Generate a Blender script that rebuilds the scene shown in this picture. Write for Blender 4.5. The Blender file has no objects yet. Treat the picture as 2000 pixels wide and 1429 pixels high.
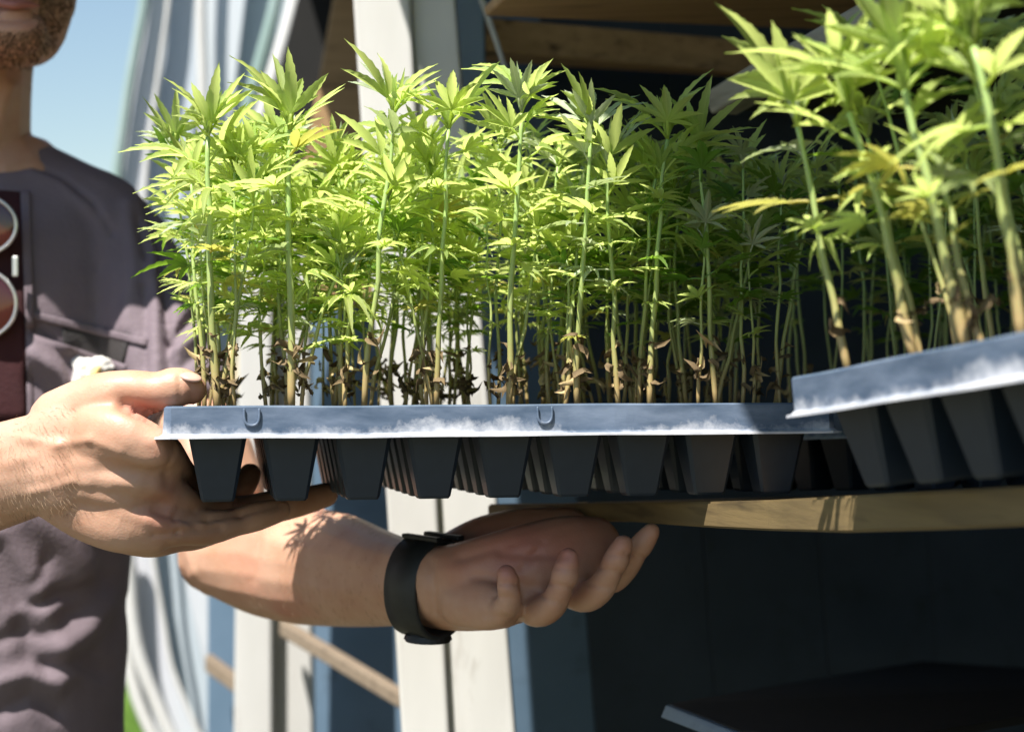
import bpy, bmesh, math, random
import numpy as np
from mathutils import Vector, Matrix, noise
from mathutils.bvhtree import BVHTree

S = bpy.context.scene
COL = S.collection
F = 3500.0                       # focal length in pixels of the 2000 px wide photograph
ROLL = math.radians(4.5)
CAM = Vector((0, 0, 1.2))
R3 = Matrix.Rotation(ROLL, 3, 'Y')
M = Matrix.Translation(CAM) @ R3.to_4x4()      # layout frame (x right, y deep, z up along the lens) -> world

# ---------------------------------------------------------------- camera, light, exposure
cam = bpy.data.objects.new('camera', bpy.data.cameras.new('camera'))
COL.objects.link(cam); S.camera = cam
cam.matrix_world = M @ Matrix.Rotation(math.radians(90), 4, 'X')
cam.data.sensor_width = 36; cam.data.lens = 36 * F / 2000
cam.data.clip_start = 0.05; cam.data.clip_end = 2000
cam.data.dof.use_dof = True; cam.data.dof.focus_distance = 1.03; cam.data.dof.aperture_fstop = 8.0

SUN = (R3 @ Vector((-0.26, -0.42, 0.87))).normalized()      # towards the sun
w = bpy.data.worlds.new('World'); S.world = w; w.use_nodes = True
nt = w.node_tree; bg = nt.nodes['Background']
sky = nt.nodes.new('ShaderNodeTexSky'); sky.sky_type = 'NISHITA'; sky.sun_disc = False
sky.sun_elevation = math.asin(SUN.z); sky.sun_rotation = math.atan2(SUN.x, SUN.y)
sky.dust_density = 0.1; sky.ozone_density = 1.6; sky.air_density = 1.35
nt.links.new(sky.outputs[0], bg.inputs[0]); bg.inputs[1].default_value = 0.066
sl = bpy.data.lights.new('sun', 'SUN'); sl.energy = 5.0; sl.angle = math.radians(0.53); sl.color = (1, 0.96, 0.9)
so = bpy.data.objects.new('sun', sl); COL.objects.link(so)
so.rotation_euler = SUN.to_track_quat('Z', 'Y').to_euler()
S.view_settings.view_transform = 'Standard'; S.view_settings.look = 'None'
S.view_settings.exposure = 1.0; S.view_settings.gamma = 1; S.view_settings.use_curve_mapping = False
S.render.engine = 'CYCLES'
try:
    S.cycles.use_denoising = True; S.cycles.max_bounces = 8; S.cycles.transparent_max_bounces = 8
except Exception: pass

# ---------------------------------------------------------------- helpers
def P(px, py, d):
    return Vector(((px - 1000) / F * d, d, (714.5 - py) / F * d))

LOC = {}
def tag(o, label=None, cat=None, group=None, kind=None):
    for k, v in (('label', label), ('category', cat), ('group', group), ('kind', kind)):
        if v: o[k] = v
    return o
def thing(name, loc, label, cat, group=None):
    o = bpy.data.objects.new(name, None); COL.objects.link(o); o.empty_display_size = 0.02
    o.matrix_basis = M @ Matrix.Translation(loc); LOC[o.name] = Vector(loc)
    return tag(o, label, cat, group)
def frame_thing(name, mat, label, cat, group=None):
    o = bpy.data.objects.new(name, None); COL.objects.link(o); o.empty_display_size = 0.02
    o.matrix_basis = M @ mat; LOC[o.name] = None
    return tag(o, label, cat, group)
def link(name, me, parent=None, basis=None):
    """mesh in layout coordinates (or in the parent's own frame)"""
    o = bpy.data.objects.new(name, me); COL.objects.link(o)
    if parent is None:
        o.matrix_basis = M @ (basis or Matrix.Identity(4)); LOC[o.name] = Vector((0, 0, 0))
    else:
        o.parent = parent
        l = LOC.get(parent.name)
        if l is not None: o.matrix_basis = Matrix.Translation(-l) @ (basis or Matrix.Identity(4))
        else: o.matrix_basis = basis or Matrix.Identity(4)
        LOC[o.name] = Vector((0, 0, 0)) if l is not None else None
    return o
def mesh(name, v, f, mat, smooth=False):
    me = bpy.data.meshes.new(name)
    me.from_pydata([tuple(a) for a in v], [], [tuple(a) for a in f]); me.update()
    if mat is not None: me.materials.append(mat)
    if smooth: me.polygons.foreach_set('use_smooth', [True] * len(me.polygons))
    return me
def bevel_mesh(name, v, f, mat, bw=0.0015, seg=2, sub=0, wob=0.0, seed=0):
    bm = bmesh.new()
    vs = [bm.verts.new(a) for a in v]
    for q in f: bm.faces.new([vs[i] for i in q])
    bmesh.ops.recalc_face_normals(bm, faces=bm.faces)
    if bw: bmesh.ops.bevel(bm, geom=list(bm.edges), offset=bw, segments=seg, affect='EDGES', profile=0.5)
    if sub:
        long_e = [e for e in bm.edges if e.calc_length() > 0.05]
        bmesh.ops.subdivide_edges(bm, edges=long_e, cuts=sub, use_grid_fill=True)
    if wob:
        for q in bm.verts:
            n = noise.noise_vector(q.co * 14 + Vector((seed, seed * 2, 0)))
            q.co += n * wob
    me = bpy.data.meshes.new(name); bm.to_mesh(me); bm.free()
    me.materials.append(mat)
    me.polygons.foreach_set('use_smooth', [False] * len(me.polygons))
    return me
HEXF = [(0, 1, 2, 3), (7, 6, 5, 4), (0, 4, 5, 1), (1, 5, 6, 2), (2, 6, 7, 3), (3, 7, 4, 0)]
def hexa(name, front, back, mat, parent=None, bw=0.0015, **k):
    return link(name, bevel_mesh(name, list(front) + list(back), HEXF, mat, bw, **k), parent)
def strip_prism(name, top, bot, depthvec, mat, parent=None, smooth=False):
    """front face between two polylines of equal length, thickened by depthvec"""
    n = len(top); v = list(top) + list(bot) + [p + depthvec for p in top] + [p + depthvec for p in bot]; f = []
    for i in range(n - 1):
        a, b, c, d = i, i + 1, n + i + 1, n + i
        f += [(a, d, c, b), (2*n + a, 2*n + b, 2*n + c, 2*n + d), (a, b, 2*n + b, 2*n + a), (d, 2*n + d, 2*n + c, c)]
    f += [(0, 2*n, 3*n, n), (n - 1, 2*n - 1, 4*n - 1, 3*n - 1)]
    bm = bmesh.new(); vs = [bm.verts.new(a) for a in v]
    for q in f: bm.faces.new([vs[i] for i in q])
    bmesh.ops.recalc_face_normals(bm, faces=bm.faces)
    sharp = [e for e in bm.edges if len(e.link_faces) == 2 and e.calc_face_angle(0) > 0.9]
    bmesh.ops.bevel(bm, geom=sharp, offset=0.0012, segments=2, affect='EDGES')
    me = bpy.data.meshes.new(name); bm.to_mesh(me); bm.free(); me.materials.append(mat)
    if smooth: me.polygons.foreach_set('use_smooth', [True] * len(me.polygons))
    return link(name, me, parent)

def catmull(pts, n):
    out = []
    for i in range(len(pts) - 1):
        p0 = pts[max(i - 1, 0)]; p1 = pts[i]; p2 = pts[i + 1]; p3 = pts[min(i + 2, len(pts) - 1)]
        for k in range(n):
            t = k / n
            out.append(0.5 * ((2 * p1) + (-p0 + p2) * t + (2*p0 - 5*p1 + 4*p2 - p3) * t*t + (-p0 + 3*p1 - 3*p2 + p3) * t**3))
    out.append(pts[-1]); return out
def tube_geo(pts, sides=16, n=4, cap=True, up=None, ends=(1, 1)):
    """pts: (Vector, ra, rb): ra across in the picture plane, rb in depth. Closed, round ended"""
    arr = [np.array([p[0].x, p[0].y, p[0].z, p[1], p[2]]) for p in pts]
    sm = catmull(arr, n) if n > 1 else arr
    pos = [Vector(a[:3]) for a in sm]; ra = [max(a[3], 1e-5) for a in sm]; rb = [max(a[4], 1e-5) for a in sm]
    N = len(pos); tang = []
    for i in range(N):
        tang.append((pos[min(i + 1, N - 1)] - pos[max(i - 1, 0)]).normalized())
    up = up or Vector((0, 1, 0))
    rings = []
    def ring(c, t, a, b):
        s = t.cross(up)
        if s.length < 0.15: s = t.cross(Vector((0, 0, 1)))
        s.normalize(); u = s.cross(t).normalized()
        return [c + s * (a * math.cos(2*math.pi*k/sides)) + u * (b * math.sin(2*math.pi*k/sides)) for k in range(sides)]
    if cap:
        for j in (3, 2, 1):
            th = j / 3.5 * math.pi / 2
            rings.append(ring(pos[0] - tang[0] * (min(ra[0], rb[0]) * math.sin(th) * ends[0]), tang[0], ra[0] * math.cos(th), rb[0] * math.cos(th)))
    for i in range(N): rings.append(ring(pos[i], tang[i], ra[i], rb[i]))
    if cap:
        for j in (1, 2, 3):
            th = j / 3.5 * math.pi / 2
            rings.append(ring(pos[-1] + tang[-1] * (min(ra[-1], rb[-1]) * math.sin(th) * ends[1]), tang[-1], ra[-1] * math.cos(th), rb[-1] * math.cos(th)))
    v = [p for r in rings for p in r]; f = []
    for i in range(len(rings) - 1):
        for k in range(sides):
            a = i * sides + k; b = i * sides + (k + 1) % sides
            f.append((a, b, b + sides, a + sides))
    f.append(tuple(range(sides - 1, -1, -1))); f.append(tuple(range((len(rings) - 1) * sides, len(rings) * sides)))
    return v, f
def ell_geo(c, rx, ry, rz, rot=None, seg=24):
    bm = bmesh.new(); bmesh.ops.create_uvsphere(bm, u_segments=seg, v_segments=seg // 2, radius=1)
    m = Matrix.Translation(c) @ (rot or Matrix.Identity(4)) @ Matrix.Diagonal((rx, ry, rz, 1))
    bmesh.ops.transform(bm, matrix=m, verts=bm.verts)
    v = [x.co.copy() for x in bm.verts]; f = [tuple(x.index for x in q.verts) for q in bm.faces]; bm.free()
    return v, f
def merge(parts):
    V = []; Fc = []
    for v, f in parts:
        o = len(V); V += list(v); Fc += [tuple(i + o for i in q) for q in f]
    return V, Fc
def remeshed(name, parts, voxel, smooth_it, mat, shape=None):
    V, Fc = merge(parts); me = mesh(name, V, Fc, None)
    o = bpy.data.objects.new(name, me); COL.objects.link(o)
    md = o.modifiers.new('r', 'REMESH'); md.mode = 'VOXEL'; md.voxel_size = voxel
    ms = o.modifiers.new('s', 'SMOOTH'); ms.factor = 0.6; ms.iterations = smooth_it
    dg = bpy.context.evaluated_depsgraph_get(); dg.update()
    me2 = bpy.data.meshes.new_from_object(o.evaluated_get(dg)); me2.name = name
    bpy.data.objects.remove(o); bpy.data.meshes.remove(me)
    if shape: shape(me2)
    me2.materials.clear(); me2.materials.append(mat)
    me2.polygons.foreach_set('use_smooth', [True] * len(me2.polygons))
    return me2
def get_co(me):
    a = np.empty(len(me.vertices) * 3, dtype=np.float32); me.vertices.foreach_get('co', a); return a.reshape(-1, 3).astype(float)
def get_no(me):
    a = np.empty(len(me.vertices) * 3, dtype=np.float32); me.vertices.foreach_get('normal', a); return a.reshape(-1, 3).astype(float)
def set_co(me, a):
    me.vertices.foreach_set('co', a.astype(np.float32).ravel()); me.update()
def curve_tube(pts, r, sides=8, n=3, closed=False):
    if closed:
        N = len(pts); v = []; f = []
        cen = sum(pts, Vector()) / N
        for i in range(N):
            t = (pts[(i + 1) % N] - pts[i - 1]).normalized(); s = (pts[i] - cen); s = (s - t * s.dot(t)).normalized(); u = s.cross(t)
            for k in range(sides): v.append(pts[i] + s * (r * math.cos(2*math.pi*k/sides)) + u * (r * math.sin(2*math.pi*k/sides)))
        for i in range(N):
            for k in range(sides):
                a = i * sides + k; b = i * sides + (k + 1) % sides; j = ((i + 1) % N) * sides
                f.append((a, b, j + (k + 1) % sides, j + k))
        return v, f
    return tube_geo([(p, r, r) for p in pts], sides=sides, n=n)

# ---------------------------------------------------------------- materials
def new_mat(name):
    m = bpy.data.materials.new(name); m.use_nodes = True
    t = m.node_tree; return m, t, t.nodes['Principled BSDF']
def N_(t, typ, **k):
    n = t.nodes.new(typ)
    for a, b in k.items(): setattr(n, a, b)
    return n
def noise_mix(t, c1, c2, scale, detail=4, vec=None, lo=0.35, hi=0.65, rough=0.6):
    nz = N_(t, 'ShaderNodeTexNoise'); nz.inputs['Scale'].default_value = scale; nz.inputs['Detail'].default_value = detail
    nz.inputs['Roughness'].default_value = rough
    if vec is not None: t.links.new(vec, nz.inputs['Vector'])
    rp = N_(t, 'ShaderNodeMapRange'); rp.inputs[1].default_value = lo; rp.inputs[2].default_value = hi
    t.links.new(nz.outputs['Fac'], rp.inputs[0])
    mx = N_(t, 'ShaderNodeMix', data_type='RGBA')
    t.links.new(rp.outputs[0], mx.inputs[0])
    for i, c in ((6, c1), (7, c2)):
        if isinstance(c, tuple): mx.inputs[i].default_value = (*c, 1)
        else: t.links.new(c, mx.inputs[i])
    return mx.outputs[2], rp.outputs[0], nz.outputs['Fac']
def objco(t, scale=(1, 1, 1), rot=(0, 0, 0)):
    tc = N_(t, 'ShaderNodeTexCoord'); mp = N_(t, 'ShaderNodeMapping'); m0 = N_(t, 'ShaderNodeMapping')
    m0.inputs['Rotation'].default_value = rot; mp.inputs['Scale'].default_value = scale
    t.links.new(tc.outputs['Object'], m0.inputs['Vector']); t.links.new(m0.outputs[0], mp.inputs['Vector']); return mp.outputs[0]
def bump(t, b, h, strength, dist):
    bp = N_(t, 'ShaderNodeBump'); bp.inputs['Strength'].default_value = strength; bp.inputs['Distance'].default_value = dist
    t.links.new(h, bp.inputs['Height']); t.links.new(bp.outputs[0], b.inputs['Normal'])
def simple(name, c1, c2, scale=30, rough=0.6, bs=0.2, bd=0.001, vecscale=(1, 1, 1), rot=(0, 0, 0), metal=0.0, spec=0.5, lo=0.35, hi=0.65, fine=None):
    m, t, b = new_mat(name); v = objco(t, vecscale, rot)
    c, fac, raw = noise_mix(t, c1, c2, scale, vec=v, lo=lo, hi=hi)
    if fine:
        c, _, raw = noise_mix(t, c, fine[0], fine[1], vec=v, lo=fine[2], hi=fine[3])
    t.links.new(c, b.inputs['Base Color']); b.inputs['Roughness'].default_value = rough
    b.inputs['Metallic'].default_value = metal; b.inputs['Specular IOR Level'].default_value = spec
    if bs: bump(t, b, raw, bs, bd)
    return m
def wood(name, c1, c2, dark, ang=0.0, rough=0.75):
    m, t, b = new_mat(name)
    v = objco(t, (2.0, 45, 45), (0, 0, -ang))
    c, _, raw = noise_mix(t, c1, c2, 2.2, 6, v, 0.3, 0.7)
    v2 = objco(t, (6, 45, 45), (0, 0, -ang))
    c, _, r2 = noise_mix(t, c, dark, 1.7, 3, v2, 0.55, 0.78)
    t.links.new(c, b.inputs['Base Color']); b.inputs['Roughness'].default_value = rough
    bump(t, b, raw, 0.5, 0.0012); return m

def leaf_mat(name, base, trans, amount, rough=0.42):
    m, t, b = new_mat(name)
    oi = N_(t, 'ShaderNodeObjectInfo')
    hs = N_(t, 'ShaderNodeHueSaturation')
    mr = N_(t, 'ShaderNodeMapRange'); mr.inputs[3].default_value = 0.485; mr.inputs[4].default_value = 0.518
    t.links.new(oi.outputs['Random'], mr.inputs[0]); t.links.new(mr.outputs[0], hs.inputs['Hue'])
    mul = N_(t, 'ShaderNodeMath', operation='MULTIPLY'); mul.inputs[1].default_value = 7.31
    fr = N_(t, 'ShaderNodeMath', operation='FRACT'); t.links.new(oi.outputs['Random'], mul.inputs[0]); t.links.new(mul.outputs[0], fr.inputs[0])
    mv = N_(t, 'ShaderNodeMapRange'); mv.inputs[3].default_value = 0.72; mv.inputs[4].default_value = 1.2
    t.links.new(fr.outputs[0], mv.inputs[0]); t.links.new(mv.outputs[0], hs.inputs['Value'])
    c, _, raw = noise_mix(t, base, tuple(x * 0.72 for x in base), 160, 3, objco(t))
    at = N_(t, 'ShaderNodeAttribute'); at.attribute_name = 'rib'
    pw = N_(t, 'ShaderNodeMath', operation='POWER'); pw.inputs[1].default_value = 7.0; t.links.new(at.outputs['Fac'], pw.inputs[0])
    pm = N_(t, 'ShaderNodeMath', operation='MULTIPLY'); pm.inputs[1].default_value = .55; t.links.new(pw.outputs[0], pm.inputs[0])
    rb = N_(t, 'ShaderNodeMix', data_type='RGBA'); t.links.new(pm.outputs[0], rb.inputs[0]); t.links.new(c, rb.inputs[6]); rb.inputs[7].default_value = (min(1, base[0]*1.5 + .08), min(1, base[1]*1.3 + .08), base[2]*1.4 + .08, 1)
    c = rb.outputs[2]
    t.links.new(c, hs.inputs['Color']); t.links.new(hs.outputs[0], b.inputs['Base Color'])
    b.inputs['Roughness'].default_value = rough; b.inputs['Specular IOR Level'].default_value = 0.55
    bump(t, b, raw, 0.35, 0.0006)
    tr = N_(t, 'ShaderNodeBsdfTranslucent'); tr.inputs[0].default_value = (*trans, 1)
    mx = N_(t, 'ShaderNodeMixShader'); mx.inputs[0].default_value = amount
    out = t.nodes['Material Output']
    t.links.new(b.outputs[0], mx.inputs[1]); t.links.new(tr.outputs[0], mx.inputs[2]); t.links.new(mx.outputs[0], out.inputs[0])
    return m

LEAF = leaf_mat('leaf_green', (0.48, 0.61, 0.17), (0.80, 0.92, 0.27), 0.60)
LEAF_PALE = leaf_mat('leaf_pale_underside', (0.52, 0.60, 0.38), (0.58, 0.70, 0.28), 0.35, 0.26)
LEAF_YEL = leaf_mat('leaf_yellowed', (0.55, 0.55, 0.14), (0.78, 0.74, 0.16), 0.45)
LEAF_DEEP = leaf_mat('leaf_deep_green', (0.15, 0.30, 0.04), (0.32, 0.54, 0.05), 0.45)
DRY = simple('dried_leaf', (0.24, 0.16, 0.07), (0.08, 0.055, 0.03), 180, 0.8)
DRY_PALE = simple('dried_leaf_pale', (0.60, 0.46, 0.24), (0.40, 0.27, 0.12), 180, 0.8)
def stem_material():
    m, t, b = new_mat('stem_green')
    tc = N_(t, 'ShaderNodeTexCoord'); sx = N_(t, 'ShaderNodeSeparateXYZ'); t.links.new(tc.outputs['Object'], sx.inputs[0])
    nz = N_(t, 'ShaderNodeTexNoise'); nz.inputs['Scale'].default_value = 90; t.links.new(tc.outputs['Object'], nz.inputs['Vector'])
    ad = N_(t, 'ShaderNodeMath', operation='MULTIPLY_ADD'); ad.inputs[1].default_value = 0.03; t.links.new(nz.outputs['Fac'], ad.inputs[0]); t.links.new(sx.outputs['Z'], ad.inputs[2])
    rp = N_(t, 'ShaderNodeValToRGB'); t.links.new(ad.outputs[0], rp.inputs[0])
    e = rp.color_ramp.elements; e[0].position = 0.02; e[0].color = (0.42, 0.30, 0.13, 1); e[1].position = 0.06; e[1].color = (0.33, 0.37, 0.12, 1)
    x = rp.color_ramp.elements.new(0.12); x.color = (0.36, 0.50, 0.16, 1)
    t.links.new(rp.outputs[0], b.inputs['Base Color']); b.inputs['Roughness'].default_value = 0.45
    try: b.inputs['Subsurface Weight'].default_value = 0.12; b.inputs['Subsurface Scale'].default_value = 0.002
    except Exception: pass
    bump(t, b, nz.outputs['Fac'], 0.4, 0.0006); return m
STEM = stem_material()

CELL = simple('cell_plastic', (0.016, 0.026, 0.042), (0.024, 0.036, 0.055), 25, 0.42, 0.15, 0.0006, fine=((0.06, 0.065, 0.07), 60, 0.66, 0.85))
SOIL = simple('potting_soil', (0.035, 0.024, 0.016), (0.012, 0.009, 0.007), 220, 0.95, 1.0, 0.003)
def rim_material():
    m, t, b = new_mat('dusty_rim_plastic')
    v = objco(t, (7, 7, 26))
    c, _, raw = noise_mix(t, (0.045, 0.075, 0.125), (0.14, 0.18, 0.25), 3.0, 6, v, 0.35, 0.65)
    tc = N_(t, 'ShaderNodeTexCoord'); sx = N_(t, 'ShaderNodeSeparateXYZ'); t.links.new(tc.outputs['Object'], sx.inputs[0])
    nz = N_(t, 'ShaderNodeTexNoise'); nz.inputs['Scale'].default_value = 75; nz.inputs['Detail'].default_value = 8; nz.inputs['Roughness'].default_value = 0.72; t.links.new(tc.outputs['Object'], nz.inputs['Vector'])
    big = N_(t, 'ShaderNodeTexNoise'); big.inputs['Scale'].default_value = 9; big.inputs['Detail'].default_value = 2; t.links.new(tc.outputs['Object'], big.inputs['Vector'])
    z = N_(t, 'ShaderNodeMapRange'); z.inputs[1].default_value = -0.004; z.inputs[2].default_value = -0.0165; z.inputs[3].default_value = -0.30; z.inputs[4].default_value = 0.22
    t.links.new(sx.outputs['Z'], z.inputs[0])
    a1 = N_(t, 'ShaderNodeMath', operation='ADD'); t.links.new(z.outputs[0], a1.inputs[0]); t.links.new(nz.outputs['Fac'], a1.inputs[1])
    a2 = N_(t, 'ShaderNodeMath', operation='MULTIPLY_ADD'); a2.inputs[1].default_value = 1.5; t.links.new(big.outputs['Fac'], a2.inputs[0]); t.links.new(a1.outputs[0], a2.inputs[2])
    r = N_(t, 'ShaderNodeMapRange'); r.inputs[1].default_value = 1.26; r.inputs[2].default_value = 1.62; t.links.new(a2.outputs[0], r.inputs[0])
    mx = N_(t, 'ShaderNodeMix', data_type='RGBA'); t.links.new(r.outputs[0], mx.inputs[0]); t.links.new(c, mx.inputs[6]); mx.inputs[7].default_value = (0.50, 0.51, 0.55, 1)
    t.links.new(mx.outputs[2], b.inputs['Base Color']); b.inputs['Roughness'].default_value = 0.45
    bump(t, b, nz.outputs['Fac'], 0.35, 0.0008); return m
RIM = rim_material()
RIM_WHITE = simple('dusty_flange', (0.44, 0.45, 0.49), (0.62, 0.62, 0.64), 60, 0.5)

def skin_material():
    m, t, b = new_mat('skin')
    v = objco(t)
    c, _, raw = noise_mix(t, (0.60, 0.36, 0.25), (0.51, 0.27, 0.17), 26, 4, v, 0.35, 0.68)
    c, _, r2 = noise_mix(t, c, (0.53, 0.22, 0.15), 9, 2, v, 0.56, 0.75)
    at = N_(t, 'ShaderNodeAttribute'); at.attribute_name = 'flush_shade'
    fm_ = N_(t, 'ShaderNodeMix', data_type='RGBA'); t.links.new(at.outputs['Fac'], fm_.inputs[0]); t.links.new(c, fm_.inputs[6]); fm_.inputs[7].default_value = (0.46, 0.15, 0.115, 1); c = fm_.outputs[2]
    t.links.new(c, b.inputs['Base Color']); b.inputs['Roughness'].default_value = 0.48
    b.inputs['Subsurface Weight'].default_value = 0.18; b.inputs['Subsurface Scale'].default_value = 0.006
    b.inputs['Subsurface Radius'].default_value = (1.0, 0.35, 0.18)
    vo = N_(t, 'ShaderNodeTexVoronoi'); vo.inputs['Scale'].default_value = 700; t.links.new(v, vo.inputs['Vector'])
    n3 = N_(t, 'ShaderNodeTexNoise'); n3.inputs['Scale'].default_value = 130; n3.inputs['Detail'].default_value = 4; t.links.new(v, n3.inputs['Vector'])
    ad = N_(t, 'ShaderNodeMath', operation='MULTIPLY_ADD'); ad.inputs[1].default_value = 0.25; t.links.new(vo.outputs['Distance'], ad.inputs[0]); t.links.new(n3.outputs['Fac'], ad.inputs[2])
    bump(t, b, ad.outputs[0], 0.30, 0.0009); return m
SKIN = skin_material()
NAIL = simple('fingernail', (0.62, 0.40, 0.32), (0.58, 0.36, 0.28), 60, 0.25, 0)
HAIR = simple('brown_hair', (0.07, 0.04, 0.02), (0.13, 0.08, 0.04), 60, 0.6, 0)
ARMHAIR = simple('fine_arm_hair', (0.16, 0.09, 0.04), (0.25, 0.15, 0.07), 60, 0.6, 0)
LIP = simple('lips', (0.42, 0.16, 0.13), (0.34, 0.12, 0.10), 60, 0.4, 0.2)
def cloth(name, c1, c2, rough=0.85):
    m, t, b = new_mat(name); v = objco(t)
    c, _, raw = noise_mix(t, c1, c2, 14, 5, v, 0.3, 0.7)
    w1 = N_(t, 'ShaderNodeTexNoise'); w1.inputs['Scale'].default_value = 420; w1.inputs['Detail'].default_value = 3; t.links.new(v, w1.inputs['Vector'])
    w2 = N_(t, 'ShaderNodeTexNoise'); w2.inputs['Scale'].default_value = 34; w2.inputs['Detail'].default_value = 5; t.links.new(v, w2.inputs['Vector'])
    ad = N_(t, 'ShaderNodeMath', operation='MULTIPLY_ADD'); ad.inputs[1].default_value = 3.0; t.links.new(w2.outputs['Fac'], ad.inputs[0]); t.links.new(w1.outputs['Fac'], ad.inputs[2])
    t.links.new(c, b.inputs['Base Color']); b.inputs['Roughness'].default_value = rough
    bump(t, b, ad.outputs[0], 0.45, 0.0012); return m
SHIRT = cloth('mauve_grey_cotton', (0.200, 0.155, 0.176), (0.160, 0.124, 0.142))
POCKET_IN = cloth('pocket_mouth_shade', (0.05, 0.04, 0.04), (0.03, 0.03, 0.03))  # dark patch colour stands for the shade inside the pocket mouth
MAROON = cloth('maroon_cotton', (0.055, 0.008, 0.010), (0.03, 0.006, 0.008))
TROUSER = cloth('dark_denim', (0.035, 0.032, 0.036), (0.02, 0.02, 0.024))
STRAW = simple('woven_straw', (0.45, 0.33, 0.16), (0.30, 0.2, 0.1), 90, 0.8)
STRAP = simple('black_strap_rubber', (0.012, 0.013, 0.014), (0.02, 0.022, 0.022), 80, 0.5, 0.2)
SILVER = simple('silver_metal', (0.75, 0.73, 0.70), (0.66, 0.64, 0.60), 60, 0.28, 0, metal=0.85)
LENS, _t, _b = new_mat('red_brown_lens'); _b.inputs['Base Color'].default_value = (0.05, 0.005, 0.003, 1); _b.inputs['Roughness'].default_value = 0.08; _b.inputs['Coat Weight'].default_value = 0.5
PAPER = simple('white_paper', (0.80, 0.78, 0.74), (0.68, 0.65, 0.60), 60, 0.8, 0.5)
STAIN = simple('yellow_stain', (0.70, 0.42, 0.06), (0.78, 0.62, 0.30), 90, 0.7, 0.3)

WHITE = simple('weathered_white_paint', (0.62, 0.61, 0.58), (0.54, 0.53, 0.50), 9, 0.55, 0.25, 0.002, (1, 1, 0.25), fine=((0.34, 0.31, 0.27), 34, 0.60, 0.76))
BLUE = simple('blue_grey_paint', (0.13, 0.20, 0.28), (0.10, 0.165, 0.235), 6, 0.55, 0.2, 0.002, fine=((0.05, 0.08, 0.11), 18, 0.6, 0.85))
BLUE_SHADE = simple('blue_grey_shaded', (0.042, 0.060, 0.082), (0.028, 0.042, 0.058), 6, 0.6, 0.2, 0.002, fine=((0.02, 0.03, 0.035), 18, 0.6, 0.85))  # darker copy of the wall blue, shade of the deeper boards painted in
FILM = simple('white_corrugated_plastic', (0.60, 0.60, 0.64), (0.52, 0.56, 0.58), 3, 0.4, 0.1, 0.002, (1, 1, 0.2))
FILM_B = simple('bluish_translucent_sheet', (0.50, 0.54, 0.60), (0.42, 0.49, 0.52), 3, 0.35, 0.1, 0.002, (1, 1, 0.15))
FILM_GREEN = simple('greenish_plastic_edge', (0.22, 0.32, 0.28), (0.30, 0.38, 0.36), 5, 0.4, 0.1)
WOOD_U = wood('weathered_pine', (0.21, 0.145, 0.06), (0.13, 0.09, 0.038), (0.045, 0.03, 0.014), ang=-1.227)
WOOD_X = wood('brown_beam', (0.42, 0.26, 0.12), (0.28, 0.17, 0.07), (0.09, 0.05, 0.02))
WOOD_GREY = wood('grey_weathered_board', (0.30, 0.28, 0.24), (0.20, 0.18, 0.15), (0.08, 0.07, 0.055), ang=-1.1)
WOOD_TAN = wood('tan_rail', (0.26, 0.20, 0.14), (0.20, 0.15, 0.10), (0.12, 0.09, 0.06))
DARKWALL = simple('shade_dark_board', (0.010, 0.009, 0.008), (0.006, 0.006, 0.005), 12, 0.9, 0.3)  # near black colour carries the shade of the unlit rack interior
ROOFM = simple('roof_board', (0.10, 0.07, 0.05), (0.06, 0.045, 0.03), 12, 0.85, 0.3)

# ---------------------------------------------------------------- setting: ground
gm, gt, gb = new_mat('grass_ground'); gv = objco(gt)
gc, _, gr = noise_mix(gt, (0.085, 0.072, 0.045), (0.06, 0.065, 0.03), 3, 6, gv)
gc, _, gr = noise_mix(gt, gc, (0.10, 0.08, 0.05), 0.9, 3, gv, 0.55, 0.7)
gt.links.new(gc, gb.inputs['Base Color']); gb.inputs['Roughness'].default_value = 0.95; bump(gt, gb, gr, 0.8, 0.02)
gme = mesh('ground', [(-600, -600, 0), (600, -600, 0), (600, 600, 0), (-600, 600, 0)], [(0, 1, 2, 3)], gm)
g = bpy.data.objects.new('ground', gme); COL.objects.link(g); g['kind'] = 'structure'
rg = random.Random(4); gv_, gf_ = [], []
GR = simple('grass_blade', (0.16, 0.30, 0.04), (0.24, 0.38, 0.07), 3, 0.6, 0)
for i in range(9000):
    x = rg.uniform(-2.6, 0.2); y = rg.uniform(4.6, 8.2); h = rg.uniform(0.08, 0.30); a = rg.uniform(0, 6.28); l = rg.uniform(-.08, .08)
    wd = 0.006; dx, dy = math.cos(a) * wd, math.sin(a) * wd; o = len(gv_)
    gv_ += [(x - dx, y - dy, 0), (x + dx, y + dy, 0), (x + dx*.6 + l*.4, y + dy*.6, h*.6), (x - dx*.6 + l*.4, y - dy*.6, h*.6), (x + l, y + l*.5, h)]
    gf_ += [(o, o+1, o+2, o+3), (o+3, o+2, o+4)]
go = bpy.data.objects.new('grass', mesh('grass', gv_, gf_, GR)); COL.objects.link(go); tag(go, 'long green grass beyond the white greenhouse wall', None, None, 'stuff')

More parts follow.
